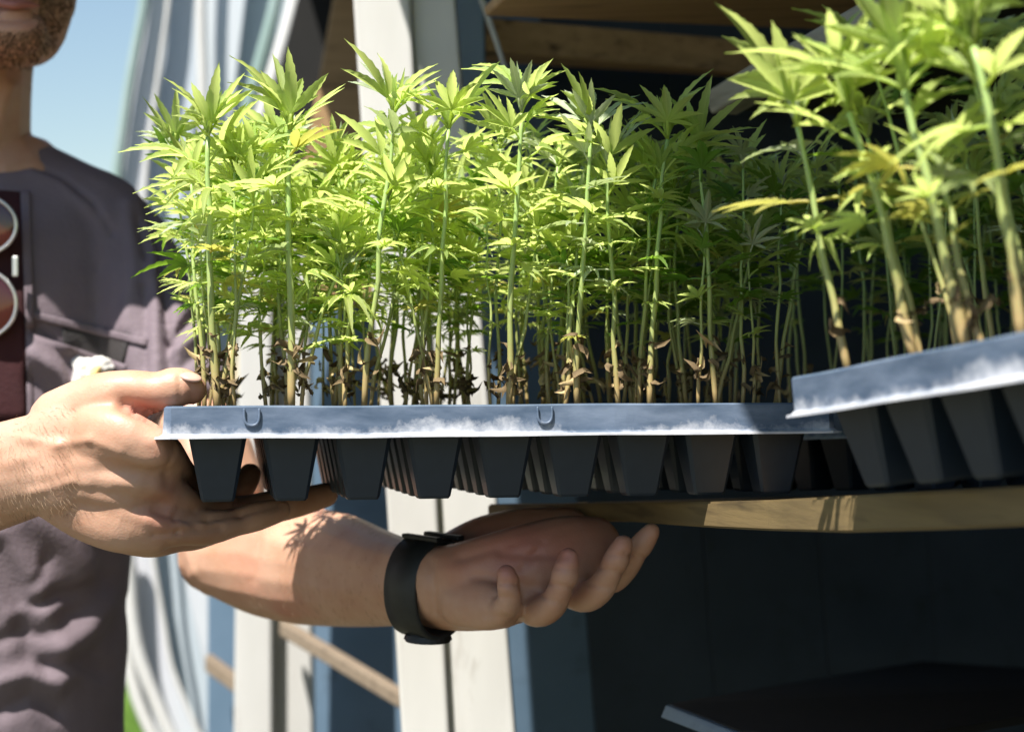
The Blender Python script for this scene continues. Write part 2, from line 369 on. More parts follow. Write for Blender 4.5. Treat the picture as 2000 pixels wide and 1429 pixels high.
# ---------------------------------------------------------------- greenhouse behind (curved white corrugated wall)
GD = 3.4
gh = thing('greenhouse', P(350, 2000, GD), 'white corrugated greenhouse wall with curved ribs behind the man', 'greenhouse')
def xcurve(tab, y):
    return float(np.interp(y, [a[0] for a in tab], [a[1] for a in tab]))
E0 = [(-200, 300), (0, 284), (150, 255), (330, 230), (600, 218), (900, 226), (1100, 234), (1200, 240), (1300, 250), (1380, 270), (1429, 292), (1700, 440)]
E1 = [(-200, 345), (0, 330), (330, 285), (700, 265), (1100, 300), (1300, 335), (1429, 385), (1700, 540)]
E2 = [(-200, 400), (0, 392), (330, 400), (700, 345), (1100, 355), (1300, 400), (1429, 460), (1700, 590)]
E3 = [(-200, 520), (0, 480), (330, 440), (700, 410), (1100, 412), (1429, 416), (1700, 700)]
E4 = [(-200, 640), (0, 590), (330, 500), (500, 480), (800, 450), (1100, 440), (1429, 425), (1700, 720)]
ys = list(range(-200, 1701, 50))
def wall_panel(ta, tb, d, nrib, mat, bow):
    cols = nrib * 6 + 1; v = []; f = []
    for y in ys:
        xa, xb = xcurve(ta, y), xcurve(tb, y)
        for c in range(cols):
            t = c / (cols - 1)
            dd = d - bow * math.sin(math.pi * t) - 0.00022 * math.cos(2 * math.pi * t * nrib)
            v.append(P(xa + (xb - xa) * t, y, dd))
    for r in range(len(ys) - 1):
        for c in range(cols - 1):
            a = r * cols + c; f.append((a, a + 1, a + cols + 1, a + cols))
    me = mesh('corrugated_sheet', v, f, mat, True)
    o = link('corrugated_sheet', me, gh); md = o.modifiers.new('t', 'SOLIDIFY'); md.thickness = 0.003; return o
wall_panel(E0, E1, GD, 3, FILM, 0.004)
wall_panel(E1, E2, GD + .05, 5, FILM_B, 0.0)
wall_panel(E2, E3, GD, 4, FILM, 0.0)
wall_panel(E3, E4, GD + .06, 4, FILM_B, 0.0)
def rib(tab, d, r, mat, y0=-200, y1=1700, off=0, name='rib'):
    pts = [P(xcurve(tab, y) + off, y, d) for y in range(y0, y1 + 1, 75)]
    link(name, mesh(name, *curve_tube(pts, r, 10, 2), mat, True), gh)
rib(E0, GD - .03, 0.011, FILM_GREEN, -200, 1060); rib(E0, GD - .035, 0.012, WHITE, 1060, 1700, 2)
rib(E1, GD - .03, 0.005, WHITE); rib(E2, GD - .05, 0.010, WHITE, -200, 1050)
rib([(-200, 575), (0, 540), (330, 452), (600, 440)], GD - .05, 0.012, FILM_GREEN, -200, 600)
rib([(-200, 610), (0, 578), (330, 480), (600, 455)], GD - .06, 0.014, WHITE, -200, 600)
rib([(1060, 250), (1100, 252), (1200, 258), (1300, 276), (1429, 330), (1700, 480)], GD - .05, 0.013, WHITE, 1060, 1690)

# ---------------------------------------------------------------- plant rack / shed
U = Vector((0.337, -0.94, 0)).normalized(); NN = Vector((0.94, 0.337, 0)).normalized()
rack = thing('plant_rack', P(880, 2200, 1.5), 'white painted timber plant rack with blue grey end wall and dark shelves inside', 'plant rack')
def vslab(name, x0t, x1t, x0b, x1b, d, th, mat, parent, y0=-220, y1=1720, seed=1):
    fr = [P(x0t, y0, d), P(x1t, y0, d), P(x1b, y1, d), P(x0b, y1, d)]
    return hexa(name, fr, [p + Vector((0, th, 0)) for p in fr], mat, parent, bw=0.003, sub=3, wob=0.0012, seed=seed)
# front corner post, two boards wide
vslab('post', 675, 788, 803, 893, 1.55, 0.05, WHITE, rack, seed=2)
vslab('post', 790, 872, 896, 1030, 1.562, 0.05, WHITE, rack, seed=5)
vslab('latch_strip', 858, 876, 995, 1004, 1.605, 0.012, WHITE, rack, y0=-220, y1=170)
BLUE_SKYLIT = simple('blue_grey_skylit', (0.26, 0.36, 0.47), (0.20, 0.29, 0.39), 9, 0.5, 0.25, 0.002, (1, 1, 0.3), fine=((0.40, 0.46, 0.52), 34, 0.66, 0.8))  # lighter copy of the wall blue, skylight painted into an added board
vslab('wall_board', 872, 941, 915, 962, 1.66, 0.03, BLUE_SKYLIT, rack, y0=-220, y1=880, seed=14)
# end wall boards (tongue and groove, running into the rack)
def endwall():
    base0 = P(850, 714, 1.80)
    up = Vector((-math.sin(ROLL), 0, math.cos(ROLL)))
    wv = Vector((0.92, 0.40, 0)).normalized()
    for k in range(9):
        a = base0 + wv * (0.145 * k + 0.001); b = base0 + wv * (0.145 * (k + 1) + 0.0004)
        q = [a + up * 0.75, b + up * 0.75, b - up * 1.12, a - up * 1.12]
        hexa('wall_board', q, [p + Vector((0.004, 0.018, 0)) for p in q], BLUE if k < 1 else BLUE_SHADE, rack, bw=0.0012)
    q = [base0 + Vector((0, .02, 0)) + up * .75, base0 + Vector((0, .02, 0)) + wv * 1.32 + up * .75, base0 + Vector((0, .02, 0)) + wv * 1.32 - up * 1.12, base0 + Vector((0, .02, 0)) - up * 1.12]
    hexa('light_leak_stop', q, [p + Vector((0.004, 0.018, 0)) for p in q], DARKWALL, rack, bw=0)  # slab added behind the boards to stop light leaking through the gaps
    return base0 + wv * 1.3, up
WEND, UP = endwall()
a = WEND; b = WEND + Vector((0.1, -2.4, 0))
q = [a + UP * .8, b + UP * .8, b - UP * 1.15, a - UP * 1.15]
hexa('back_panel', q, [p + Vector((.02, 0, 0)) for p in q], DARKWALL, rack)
fl = [Vector((x, y, -.85)) for x, y in ((.3, .2), (-.02, 1.3), (-.1, 2.7), (1.9, 2.7), (1.9, .2))]
fv = fl + [p - Vector((0, 0, .04)) for p in fl]; nf = len(fl)
link('unseen_floor', bevel_mesh('unseen_floor', fv, [tuple(range(nf)), tuple(range(2*nf-1, nf-1, -1))] + [(i, (i+1) % nf, nf + (i+1) % nf, nf + i) for i in range(nf)], DARKWALL, 0), rack)  # unseen dark floor added to keep ground bounce out of the rack
# shelf edge board below the trays
SE = [(952, 984, 1009, 1.33), (1050, 984, 1012, 1.27), (1200, 982, 1016, 1.18), (1300, 980, 1024, 1.12), (1400, 979, 1031, 1.055), (1500, 976, 1036, .985), (1650, 968, 1040, .88), (1850, 957, 1034, .79), (2000, 949, 1027, .73), (2300, 925, 1005, .62)]
strip_prism('shelf_edge_board', [P(x, y0, d) for x, y0, y1, d in SE], [P(x, y1, d) for x, y0, y1, d in SE], NN * 0.022, WOOD_U, rack)
top = [P(x, y0, d) + NN * 0.024 - Vector((0, 0, .001)) for x, y0, y1, d in SE]; bot = [p + NN * 0.75 for p in top]
strip_prism('shelf', top, bot, Vector((0, 0, -0.012)), WOOD_X, rack)
# upper inner beam and upper shelf
fr = [P(950, 34, 1.66), P(1700, 100, 1.85), P(1700, 166, 1.85), P(950, 102, 1.66)]
bk = [P(912, 50, 1.73), P(1690, 100, 1.93), P(1690, 160, 1.93), P(912, 120, 1.73)]
hexa('beam', fr, bk, WOOD_X, rack, bw=0.003)
fr = [P(1035, -80, 1.28), P(2100, -80, 1.4), P(2100, -50, 1.4), P(1035, -50, 1.28)]
bk = [P(944, 14, 1.47), P(2100, 60, 1.75), P(2100, 78, 1.75), P(948, 32, 1.47)]
hexa('shelf', fr, bk, WOOD_X, rack, bw=0.002)
# grey board rising to the right: edge of the upper shelf
fr = [P(1372, 182, 1.34), P(1800, -66, 1.12), P(1800, -4, 1.12), P(1388, 224, 1.34)]
hexa('upper_shelf_board', fr, [p + NN * 0.022 for p in fr], WOOD_GREY, rack, bw=0.002, sub=3, wob=0.001)
fr2 = [p + NN * 0.024 for p in fr]
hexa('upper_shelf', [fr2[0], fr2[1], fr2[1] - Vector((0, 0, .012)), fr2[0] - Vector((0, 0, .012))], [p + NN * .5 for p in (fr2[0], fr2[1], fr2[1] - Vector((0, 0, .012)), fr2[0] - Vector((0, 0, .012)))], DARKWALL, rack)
# left bay: blue panel, brown brace, tan rail, second post
vslab('panel', 545, 800, 545, 830, 2.55, 0.02, BLUE, rack, y0=590, y1=1720)
vslab('brace', 690, 780, 545, 760, 2.45, 0.03, WOOD_X, rack, y0=-220, y1=590)
vslab('post', 470, 530, 452, 530, 2.35, 0.04, WHITE, rack, y0=330, y1=1720, seed=8)
vslab('post', 531, 600, 531, 612, 2.38, 0.04, WHITE, rack, y0=470, y1=1720, seed=11)
fr = [P(545, 1212, 2.32), P(800, 1365, 2.1), P(800, 1395, 2.1), P(545, 1240, 2.32)]
hexa('rail', fr, [p + Vector((0.004, .03, 0)) for p in fr], WOOD_TAN, rack, bw=0.002)
fr = [P(400, 1280, 2.65), P(480, 1340, 2.6), P(480, 1370, 2.6), P(400, 1310, 2.65)]
hexa('rail', fr, [p + Vector((0.004, .03, 0)) for p in fr], WOOD_TAN, rack, bw=0.002)
vslab('panel', 405, 470, 405, 480, 2.72, 0.02, BLUE, rack, y0=1000, y1=1720)
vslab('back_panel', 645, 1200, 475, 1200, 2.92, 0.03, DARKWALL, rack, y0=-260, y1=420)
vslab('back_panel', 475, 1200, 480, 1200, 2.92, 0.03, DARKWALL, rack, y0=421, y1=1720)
# unseen roof over the rack, outline bent to set where the shade falls
RH = 0.70
roof = [(0.25, 0.01), (-0.03, 0.56), (-0.185, 1.00), (-0.207, 1.15), (-0.215, 1.45), (-0.30, 1.75), (-0.36, 2.3), (-0.36, 2.95), (1.9, 2.95), (1.9, 0.01)]
up_ = [Vector((x, y, RH)) for x, y in roof]
v = up_ + [p + Vector((0, 0, .03)) for p in up_]; n = len(roof)
f = [tuple(range(n)), tuple(range(2*n - 1, n - 1, -1))] + [(i, (i + 1) % n, n + (i + 1) % n, n + i) for i in range(n)]
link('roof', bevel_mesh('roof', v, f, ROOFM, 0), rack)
# lower shelf corner, bottom right
lows = thing('lower_shelf', P(1600, 1400, 1.3), 'dark shelf corner with a blue grey front edge low in the rack', 'shelf')
A = [P(1308, 1372, 1.28), P(1560, 1470, 1.05), P(2400, 1330, 1.5), P(1800, 1290, 1.9)]
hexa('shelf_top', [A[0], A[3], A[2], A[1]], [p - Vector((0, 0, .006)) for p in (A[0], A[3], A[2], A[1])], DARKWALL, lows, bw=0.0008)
e = [P(1300, 1376, 1.275), P(1560, 1478, 1.045), P(1545, 1500, 1.045), P(1290, 1400, 1.275)]
hexa('shelf_edge', e, [p + Vector((.012, .008, 0)) for p in e], BLUE, lows, bw=0.001)

# ---------------------------------------------------------------- trays
PITCH, MARG, TH = 0.0415, 0.009, 0.0545
def cell_mesh():
    bm = bmesh.new(); rings = []
    for z, h in ((-0.0012, 0.0197), (-0.0175, 0.0164), (-0.0530, 0.0096), (-TH, 0.0085)):
        c = h * 0.16; pts = [(-h + c, -h), (h - c, -h), (h, -h + c), (h, h - c), (h - c, h), (-h + c, h), (-h, h - c), (-h, -h + c)]
        rings.append([bm.verts.new((x, y, z)) for x, y in pts])
    for a, b in zip(rings, rings[1:]):
        for k in range(8): bm.faces.new((a[k], b[k], b[(k + 1) % 8], a[(k + 1) % 8]))
    bm.faces.new(rings[-1][::-1])
    bmesh.ops.recalc_face_normals(bm, faces=bm.faces)
    me = bpy.data.meshes.new('cell'); bm.to_mesh(me); bm.free(); me.materials.append(CELL); return me
CELLM = cell_mesh()
def make_tray(A, X, Y, nc, nr, label, sag=0.0, notches=(), cells=None, seed=0):
    X = X.normalized(); Z = X.cross(Y).normalized(); Y = Z.cross(X)
    fm = Matrix(((X.x, Y.x, Z.x, A.x), (X.y, Y.y, Z.y, A.y), (X.z, Y.z, Z.z, A.z), (0, 0, 0, 1)))
    t = frame_thing('seedling_tray', fm, label, 'tray', 'seedling trays')
    Lx, Ly = nc * PITCH + 2 * MARG, nr * PITCH + 2 * MARG
    prof = [(-0.006, 0.0), (-0.0012, 0.0), (0.0, -0.0010), (0.0008, -0.0155), (0.0026, -0.0168), (0.0052, -0.0172), (0.0053, -0.0184), (0.0018, -0.0182), (-0.0004, -0.0160), (-0.0012, -0.0022), (-0.006, -0.0014)]
    path = []
    def side(p0, p1, n):
        for i in range(n): path.append((p0[0] + (p1[0]-p0[0]) * i / n, p0[1] + (p1[1]-p0[1]) * i / n))
    c = 0.004
    side((c, 0), (Lx - c, 0), 56); side((Lx - c, 0), (Lx, c), 3); side((Lx, c), (Lx, Ly - c), 20); side((Lx, Ly - c), (Lx - c, Ly), 3)
    side((Lx - c, Ly), (c, Ly), 30); side((c, Ly), (0, Ly - c), 3); side((0, Ly - c), (0, c), 20); side((0, c), (c, 0), 3)
    n = len(path); v = []; f = []; mats = []
    for i, (x, y) in enumerate(path):
        px_, py_ = path[i - 1]; nx_, ny_ = path[(i + 1) % n]
        tx, ty = nx_ - px_, ny_ - py_; l = math.hypot(tx, ty); ox, oy = ty / l, -tx / l
        wob = noise.noise(Vector((x * 22, y * 22, seed))) * 0.0015
        wz = noise.noise(Vector((x * 14, y * 14, seed + 9))) * 0.0007
        for (o, z) in prof:
            k = min(1, -z / 0.017)
            v.append((x + ox * (o + wob * k), y + oy * (o + wob * k), z + wz))
    m_ = len(prof)
    for i in range(n):
        j = (i + 1) % n
        for k in range(m_ - 1):
            f.append((i*m_ + k, i*m_ + k + 1, j*m_ + k + 1, j*m_ + k)); mats.append(1 if k in (4, 5, 6) else 0)
    me = mesh('rim', v, f, RIM, False); me.materials.append(RIM_WHITE); me.polygons.foreach_set('material_index', mats)
    link('rim', me, t)
    # soil filling the cells, slightly uneven
    nx, ny = nc * 4 + 1, nr * 4 + 1; v = []; f = []
    for j in range(ny):
        for i in range(nx):
            x, y = 0.0045 + (Lx - .009) * i / (nx - 1), 0.0045 + (Ly - .009) * j / (ny - 1)
            v.append((x, y, -0.0022 + noise.noise(Vector((x * 90, y * 90, seed))) * 0.0011))
    for j in range(ny - 1):
        for i in range(nx - 1): f.append((j*nx + i, j*nx + i + 1, (j+1)*nx + i + 1, (j+1)*nx + i))
    link('soil', mesh('soil', v, f, SOIL, True), t)
    for j in range(nr):
        for i in range(nc):
            if cells and not cells(i, j): continue
            link('cell', CELLM, t, Matrix.Translation((MARG + (i + .5) * PITCH, MARG + (j + .5) * PITCH, 0)))
    for nx0 in notches:
        pts = [Vector((nx0 - .0042, -.0013, -.0022)), Vector((nx0 - .0040, -.0016, -.0080)), Vector((nx0 - .0020, -.0017, -.0108)), Vector((nx0 + .0020, -.0017, -.0108)), Vector((nx0 + .0040, -.0016, -.0080)), Vector((nx0 + .0042, -.0013, -.0022))]
        nb = link('rim_notch', mesh('rim_notch', *curve_tube(pts, .0008, 8, 3), RIM, True), t)
    return t, fm
A1 = P(320, 793, 1.0); X1 = P(1530, 786, 1.06) - A1; Y1 = Vector((-X1.y, X1.x, 0)).normalized() + Vector((0, 0, -0.035))
tray1, FM1 = make_tray(A1, X1, Y1, 9, 6, 'long plug tray held level in both hands, full of sunlit seedlings', notches=(0.0485, 0.216), seed=1)
A2 = P(1537, 738, .83); X2 = P(2000, 648, .665) - A2; Y2 = Vector((0.935, 0.355, 0.10))
tray2, FM2 = make_tray(A2, X2, Y2, 9, 6, 'plug tray tilted up to the right with its corner over the held tray', notches=(0.35,), seed=2)
A3 = Vector((.267, 1.15, -.026)); X3 = Vector((.873, .488, 0)); Y3 = Vector((-.488, .873, -.06))
tray3, FM3 = make_tray(A3, X3, Y3, 9, 6, 'shaded plug tray deep on the shelf behind the tilted one', seed=3)
# scuff marks: nothing else rests on the shelf

# ---------------------------------------------------------------- seedlings
RN = random.Random(11)
def leaflet_geo(L, W, ang, droop, fold, o, steps=13, base=Vector((0, 0, 0))):
    v = []; f = []
    d = Vector((math.sin(ang), math.cos(ang), 0)); s = Vector((math.cos(ang), -math.sin(ang), 0))
    for i in range(steps + 1):
        t = i / steps
        w_ = W * (math.sin(math.pi * min(1, t ** 0.78)) ** 0.85 if 0 < t < 1 else 0.0) * (1.0 if i % 2 else 0.86)
        if i == 0: w_ = W * 0.06
        c = base + d * (L * t) + Vector((0, 0, L * (0.10 * t - droop * t * t)))
        e = fold * w_
        v += [c - s * w_ * .5 + Vector((0, 0, e)) + d * (0.02 * L if i % 2 else 0), c, c + s * w_ * .5 + Vector((0, 0, e)) + d * (0.02 * L if i % 2 else 0)]
    for i in range(steps):
        a = i * 3; f += [(a, a + 1, a + 4, a + 3), (a + 1, a + 2, a + 5, a + 4)]
    return v, f
def petiole_geo(L, r, bow=0.0):
    return tube_geo([(Vector((0, L * t, bow * L * (t - t * t))), r, r) for t in (0, .33, .66, 1)], sides=5, n=1, cap=False, up=Vector((1, 0, 0)))
def add_rib(me, n0, counts):
    a = me.attributes.new('rib', 'FLOAT', 'POINT'); vals = [1.0] * n0
    for c in counts: vals += [1.0 if k % 3 == 1 else 0.0 for k in range(c)]
    a.data.foreach_set('value', vals)
def leaf_mesh(nl, mat, pet, droop, fold, seed, wide=.20):
    r = random.Random(seed); parts = [petiole_geo(pet, .022, .25)]; base = Vector((0, pet, 0))
    angs = {3: (-.6, 0, .6), 5: (-1.15, -.55, 0, .55, 1.15), 7: (-1.75, -1.05, -.5, 0, .5, 1.05, 1.75)}[nl]
    for a in angs:
        k = 1 - 0.26 * abs(a) ** 1.15
        parts.append(leaflet_geo(k * r.uniform(.9, 1.06), wide * k * r.uniform(.85, 1.1), a + r.uniform(-.08, .08), droop * r.uniform(.5, 1.5), fold, 0, base=base))
    v, f = merge(parts); me = mesh('leaf', v, f, mat, True); add_rib(me, len(parts[0][0]), [len(p[0]) for p in parts[1:]]); return me
LEAVES = {}
for key, mat in (('g', LEAF), ('p', LEAF_PALE), ('y', LEAF_YEL), ('d', LEAF_DEEP)):
    L_ = []
    for s_ in range(9 if key == 'g' else 4):
        nl = (5, 7, 5, 3, 5, 7, 5, 5, 3)[s_]
        L_.append(leaf_mesh(nl, mat, (.35, .45, .3, .25, .5, .4, .35, .3, .3)[s_], (.15, .3, .45, .25, .6, .2, .35, .1, .4)[s_], (.25, .5, .35, .2, .6, .3, .45, .7, .3)[s_], 40 + s_ * 3 + ord(key)))
    LEAVES[key] = L_
def bud_mesh(mat, seed):
    r = random.Random(seed); parts = []
    for k in range(6):
        v, f = leaflet_geo(r.uniform(.5, 1.0), .16, 0, r.uniform(-.3, .2), .6, 0, steps=6)
        m = Matrix.Rotation(k * 1.1 + r.uniform(-.3, .3), 3, 'Z') @ Matrix.Rotation(math.radians(r.uniform(55, 82)), 3, 'X')
        parts.append(([m @ p for p in v], f))
    v, f = merge(parts); return mesh('bud', v, f, mat, True)
BUDS = [bud_mesh(LEAF, 3), bud_mesh(LEAF, 5), bud_mesh(LEAF_PALE, 7)]
def dry_mesh(mat, seed):
    r = random.Random(seed); v, f = leaflet_geo(1, .62, 0, 1.1, .7, 0, steps=6)
    m = [Vector((p.x + .25 * math.sin(p.y * 5 + seed), p.y, p.z + .18 * math.sin(p.y * 7 + seed) + .1 * r.uniform(-1, 1))) for p in v]
    return mesh('dried_leaf', m, f, mat, True)
DRYS = [dry_mesh(DRY, 1), dry_mesh(DRY, 2), dry_mesh(DRY, 3), dry_mesh(DRY_PALE, 4), dry_mesh(DRY_PALE, 5)]
GROUPS = {1: 'hemp seedlings in the held tray', 2: 'hemp seedlings in the tilted tray', 3: 'hemp seedlings in the shaded tray'}
BACKLAB = {1: 'young green hemp seedling standing in the rows behind the front row of the held tray', 2: 'young hemp seedling in the rows behind the front row of the tilted tray', 3: 'dim green hemp seedling in the shade at the back of the shelf'}
def orient(direction, up=Vector((0, 0, 1))):
    y = direction.normalized(); x = y.cross(up)
    if x.length < 1e-3: x = Vector((1, 0, 0))
    x.normalize(); z = x.cross(y); return Matrix((x, y, z)).transposed().to_4x4()
def plant(fm, base, topvec, tray, r=.0018, label=None, leaf=0.030, rng=RN, bare=.46, dens=1.0, dry=3, yellow=.05, pale=.1, deep=0.0, kinks=2.0):
    """base, topvec in the tray's frame"""
    z = topvec.normalized(); H = topvec.length
    o = frame_thing('hemp_seedling', fm @ Matrix.Translation(base), label or BACKLAB[tray], 'seedling', GROUPS[tray])
    n = 7; off = [Vector((0, 0, 0))]; cur = Vector((0, 0, 0))
    for i in range(n):
        cur = cur + Vector((rng.uniform(-1, 1), rng.uniform(-1, 1), 0)) * .0011 * kinks; off.append(cur.copy())
    pts = []
    for i in range(n + 1):
        t = i / n; p = topvec * t + off[i] - off[n] * t + z.cross(Vector((0, 1, 0))) * (.0016 * math.sin(3.1 * t + tray))
        rr = r * (1.0 - .42 * t) * (1.12 if i % 2 else .96)
        pts.append((p - Vector((0, 0, .003 if i == 0 else 0)), rr, rr))
    v, f = tube_geo(pts, sides=7, n=2, cap=False)
    link('stem', mesh('stem', v, f, STEM, True), o)
    def at(t):
        x = t * n; i = min(int(x), n - 1); return pts[i][0].lerp(pts[i + 1][0], x - i)
    nodes = max(3, int(round((1 - bare) * H / .0165 * dens))); rot = rng.uniform(0, 6.28)
    for k in range(nodes):
        t = bare + (1 - bare) * (k + rng.uniform(-.15, .15)) / nodes
        if k == 0: t = bare
        s = leaf * (0.55 + 0.5 * (t - bare) / (1 - bare)) * rng.uniform(.8, 1.15)
        if k >= nodes - 1: s = leaf * rng.uniform(.75, .95)
        for h in range(2):
            if rng.random() > .93: continue
            az = rot + h * math.pi + rng.uniform(-.35, .35)
            el = math.radians(rng.uniform(-5, 30) if t < .8 else rng.uniform(20, 60))
            d = Vector((math.cos(az) * math.cos(el), math.sin(az) * math.cos(el), math.sin(el)))
            q = rng.random()
            key = 'y' if (q < yellow * (2.5 if t < bare + .2 else .4)) else 'p' if q > 1 - pale else 'd' if rng.random() < deep else 'g'
            me = rng.choice(LEAVES[key])
            m = Matrix.Translation(at(min(t, 1))) @ orient(d) @ Matrix.Rotation(rng.uniform(-.5, .5), 4, 'Y') @ Matrix.Scale(s, 4)
            link('leaf', me, o, m)
        rot += math.pi / 2 + rng.uniform(-.25, .25)
    for k in range(4):
        az = rot + k * 1.571 + rng.uniform(-.3, .3); el = math.radians(rng.uniform(35, 72))
        d = Vector((math.cos(az) * math.cos(el), math.sin(az) * math.cos(el), math.sin(el)))
        link('leaf', rng.choice(LEAVES['p' if rng.random() < pale else 'g']), o, Matrix.Translation(at(1)) @ orient(d) @ Matrix.Rotation(rng.uniform(-.4, .4), 4, 'Y') @ Matrix.Scale(leaf * rng.uniform(.7, 1.05), 4))
    link('bud', rng.choice(BUDS), o, Matrix.Translation(at(1)) @ Matrix.Rotation(rng.uniform(0, 6), 4, 'Z') @ Matrix.Scale(leaf * .8, 4))
    for k in range(dry):
        az = rng.uniform(0, 6.28); el = math.radians(rng.uniform(-50, 30)); t = rng.uniform(.07, .27)
        d = Vector((math.cos(az) * math.cos(el), math.sin(az) * math.cos(el), math.sin(el)))
        link('dried_leaf', rng.choice(DRYS[:3] if rng.random() < .65 else DRYS), o, Matrix.Translation(at(t)) @ orient(d) @ Matrix.Rotation(rng.uniform(0, 6), 4, 'Y') @ Matrix.Scale(rng.uniform(.0045, .0095), 4))
    return o
ROWS = ['front', 'second', 'third', 'fourth', 'fifth', 'last']
COLS1 = ['leftmost', 'second', 'third', 'fourth', 'fifth', 'sixth', 'seventh', 'eighth', 'rightmost']
def rowlab(tray, i, j, q):
    c = COLS1[max(0, min(8, i))]; size = ('tall', 'shorter', 'smallest')[q]
    if tray == 1: return '%s hemp seedling in the %s row, %s column of the held tray' % (size, ROWS[j], c)
    if tray == 2: return '%s hemp seedling in the %s row, %s column of the tilted tray' % (size, ROWS[j], c)
    return 'shaded hemp seedling in the %s row, %s column of the tray at the back' % (ROWS[j], c)
FI1, FI2 = FM1.inverted(), FM2.inverted()
def cellc(i, j): return Vector((MARG + (i + .5) * PITCH, MARG + (j + .5) * PITCH, 0))
def depth_of(fm, p): return (fm @ p).y
# front row of the held tray: base pixel, top pixel, stem radius
HERO1 = [
    (430, 402, 268, .0027, 'leftmost hemp seedling of the held tray, beside the thumb'),
    (575, 562, 255, .0028, 'second hemp seedling from the left in the held tray, with a thick pale stem'),
    (715, 765, 222, .0021, 'tall hemp seedling in front of the white post, third in the held tray'),
    (855, 872, 252, .0020, 'hemp seedling with two spread leaves just right of the white post'),
    (997, 1015, 222, .0023, 'tallest hemp seedling at the middle of the held tray with five upright leaflets'),
    (1132, 1150, 262, .0022, 'hemp seedling with pale silvery leaves, right of the middle of the held tray'),
    (1212, 1183, 330, .0020, 'slender hemp seedling leaning left with a straw coloured foot'),
    (1272, 1300, 272, .0022, 'hemp seedling whose bare stem has curled dry leaves at its foot, at the shade line'),
    (1402, 1362, 300, .0020, 'shaded hemp seedling near the right end of the held tray'),
]
for i, (bx, tx, ty, r, lab) in enumerate(HERO1):
    # where the ray through bx meets the row 1 line
    best = min(((abs(1000 + F * (FM1 @ Vector((x / 1000, .021, 0))).x / (FM1 @ Vector((x / 1000, .021, 0))).y - bx), x / 1000) for x in range(8, 392)), key=lambda q: q[0])[1]
    b = Vector((best, .021, 0)); d = depth_of(FM1, b)
    tp = FI1 @ P(tx, ty, d + RN.uniform(-.012, .008))
    plant(FM1, b, tp - b, 1, r * .86, lab, leaf=.038, bare=.46 if i < 7 else .62, dens=1.0 if i < 7 else .7, pale=.75 if i == 5 else .1, yellow=.08 if i == 0 else .03, dry=8, deep=.7 if i == 8 else 0)
HERO2 = [
    (.0235, 1555, 250, .0019, 'left front hemp seedling in the tilted tray, reaching over the held tray'),
    (.068, 1655, 222, .0022, 'second hemp seedling in the front row of the tilted tray, with yellowing lower leaves'),
    (.0999, 1765, 180, .0025, 'thick stemmed hemp seedling in the tilted tray with a straw coloured foot'),
    (.1322, 1898, 95, .0024, 'tall thick hemp seedling at the right edge of the photo, in the tilted tray'),
]
for k_, (t_, tx, ty, r, lab) in enumerate(HERO2):
    want = (1660, 1790, 1890, 1999)[k_]
    t_ = min((abs(1000 + F * (FM2 @ Vector((x / 1000, .018, 0))).x / (FM2 @ Vector((x / 1000, .018, 0))).y - want), x / 1000) for x in range(5, 300))[1]
    b = Vector((t_, .018, 0)); d = depth_of(FM2, b)
    tp = FI2 @ P(tx, ty, d + .012)
    plant(FM2, b, tp - b, 2, r, lab, leaf=.047, bare=.55, dens=.5, yellow=.12, pale=.05, dry=3, kinks=1.2)
plant(FM2, Vector((.120, .024, 0)), (FI2 @ P(1830, 330, .75)) - Vector((.120, .024, 0)), 2, .0019, 'short hemp seedling with yellow leaves beside the thick stem in the tilted tray', leaf=.026, bare=.6, dens=.6, yellow=1.0)
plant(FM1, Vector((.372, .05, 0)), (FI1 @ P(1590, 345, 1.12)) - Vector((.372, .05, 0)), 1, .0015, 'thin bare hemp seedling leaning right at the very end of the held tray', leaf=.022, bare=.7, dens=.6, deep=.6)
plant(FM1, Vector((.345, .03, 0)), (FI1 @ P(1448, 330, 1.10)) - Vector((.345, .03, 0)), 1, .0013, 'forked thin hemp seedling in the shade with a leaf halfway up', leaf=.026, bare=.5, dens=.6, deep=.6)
for j in range(6):
    for i in range(9):
        k = 1 if j == 0 else 2
        for q in range(k + (j < 4)):
            if (q == 0 and j == 0 and RN.random() < .25) or (q >= 1 and RN.random() < (.25 if j < 4 else .6)): continue
            b = cellc(i, j) + Vector((RN.uniform(-.012, .012), RN.uniform(-.010, .010), 0))
            if q == 0 and j > 0: h = RN.uniform(.128, .168)
            else: h = RN.uniform(.085, .15)
            if i >= 7: h *= .93
            plant(FM1, b, Vector((RN.gauss(0, .011), RN.gauss(0, .008), h)), 1, label=rowlab(1, i, j, q), r= RN.uniform(.0009, .0015), leaf=RN.uniform(.025, .034), bare=(.37 if i < 2 else .44) + RN.uniform(-.06, .08), dens=1.35, dry=5 if RN.random() < .7 else 3, yellow=.05, pale=.16, deep=.25 if i < 6 else .6)
for j in range(6):
    for i in range(-1, 5):
        if j == 0: continue
        b = cellc(i + .5, j) + Vector((RN.uniform(-.01, .01), RN.uniform(-.01, .01), 0))
        if b.x < .008: continue
        pw = FM2 @ b
        if 1000 + F * pw.x / pw.y > 2250: continue
        plant(FM2, b, Vector((RN.gauss(-.012, .006), RN.gauss(0, .008), RN.uniform(.09, .14))), 2, label=rowlab(2, i + 1, j, 0), r= RN.uniform(.0012, .002), leaf=RN.uniform(.030, .038), bare=.52, dens=.5, yellow=.06, deep=.5)
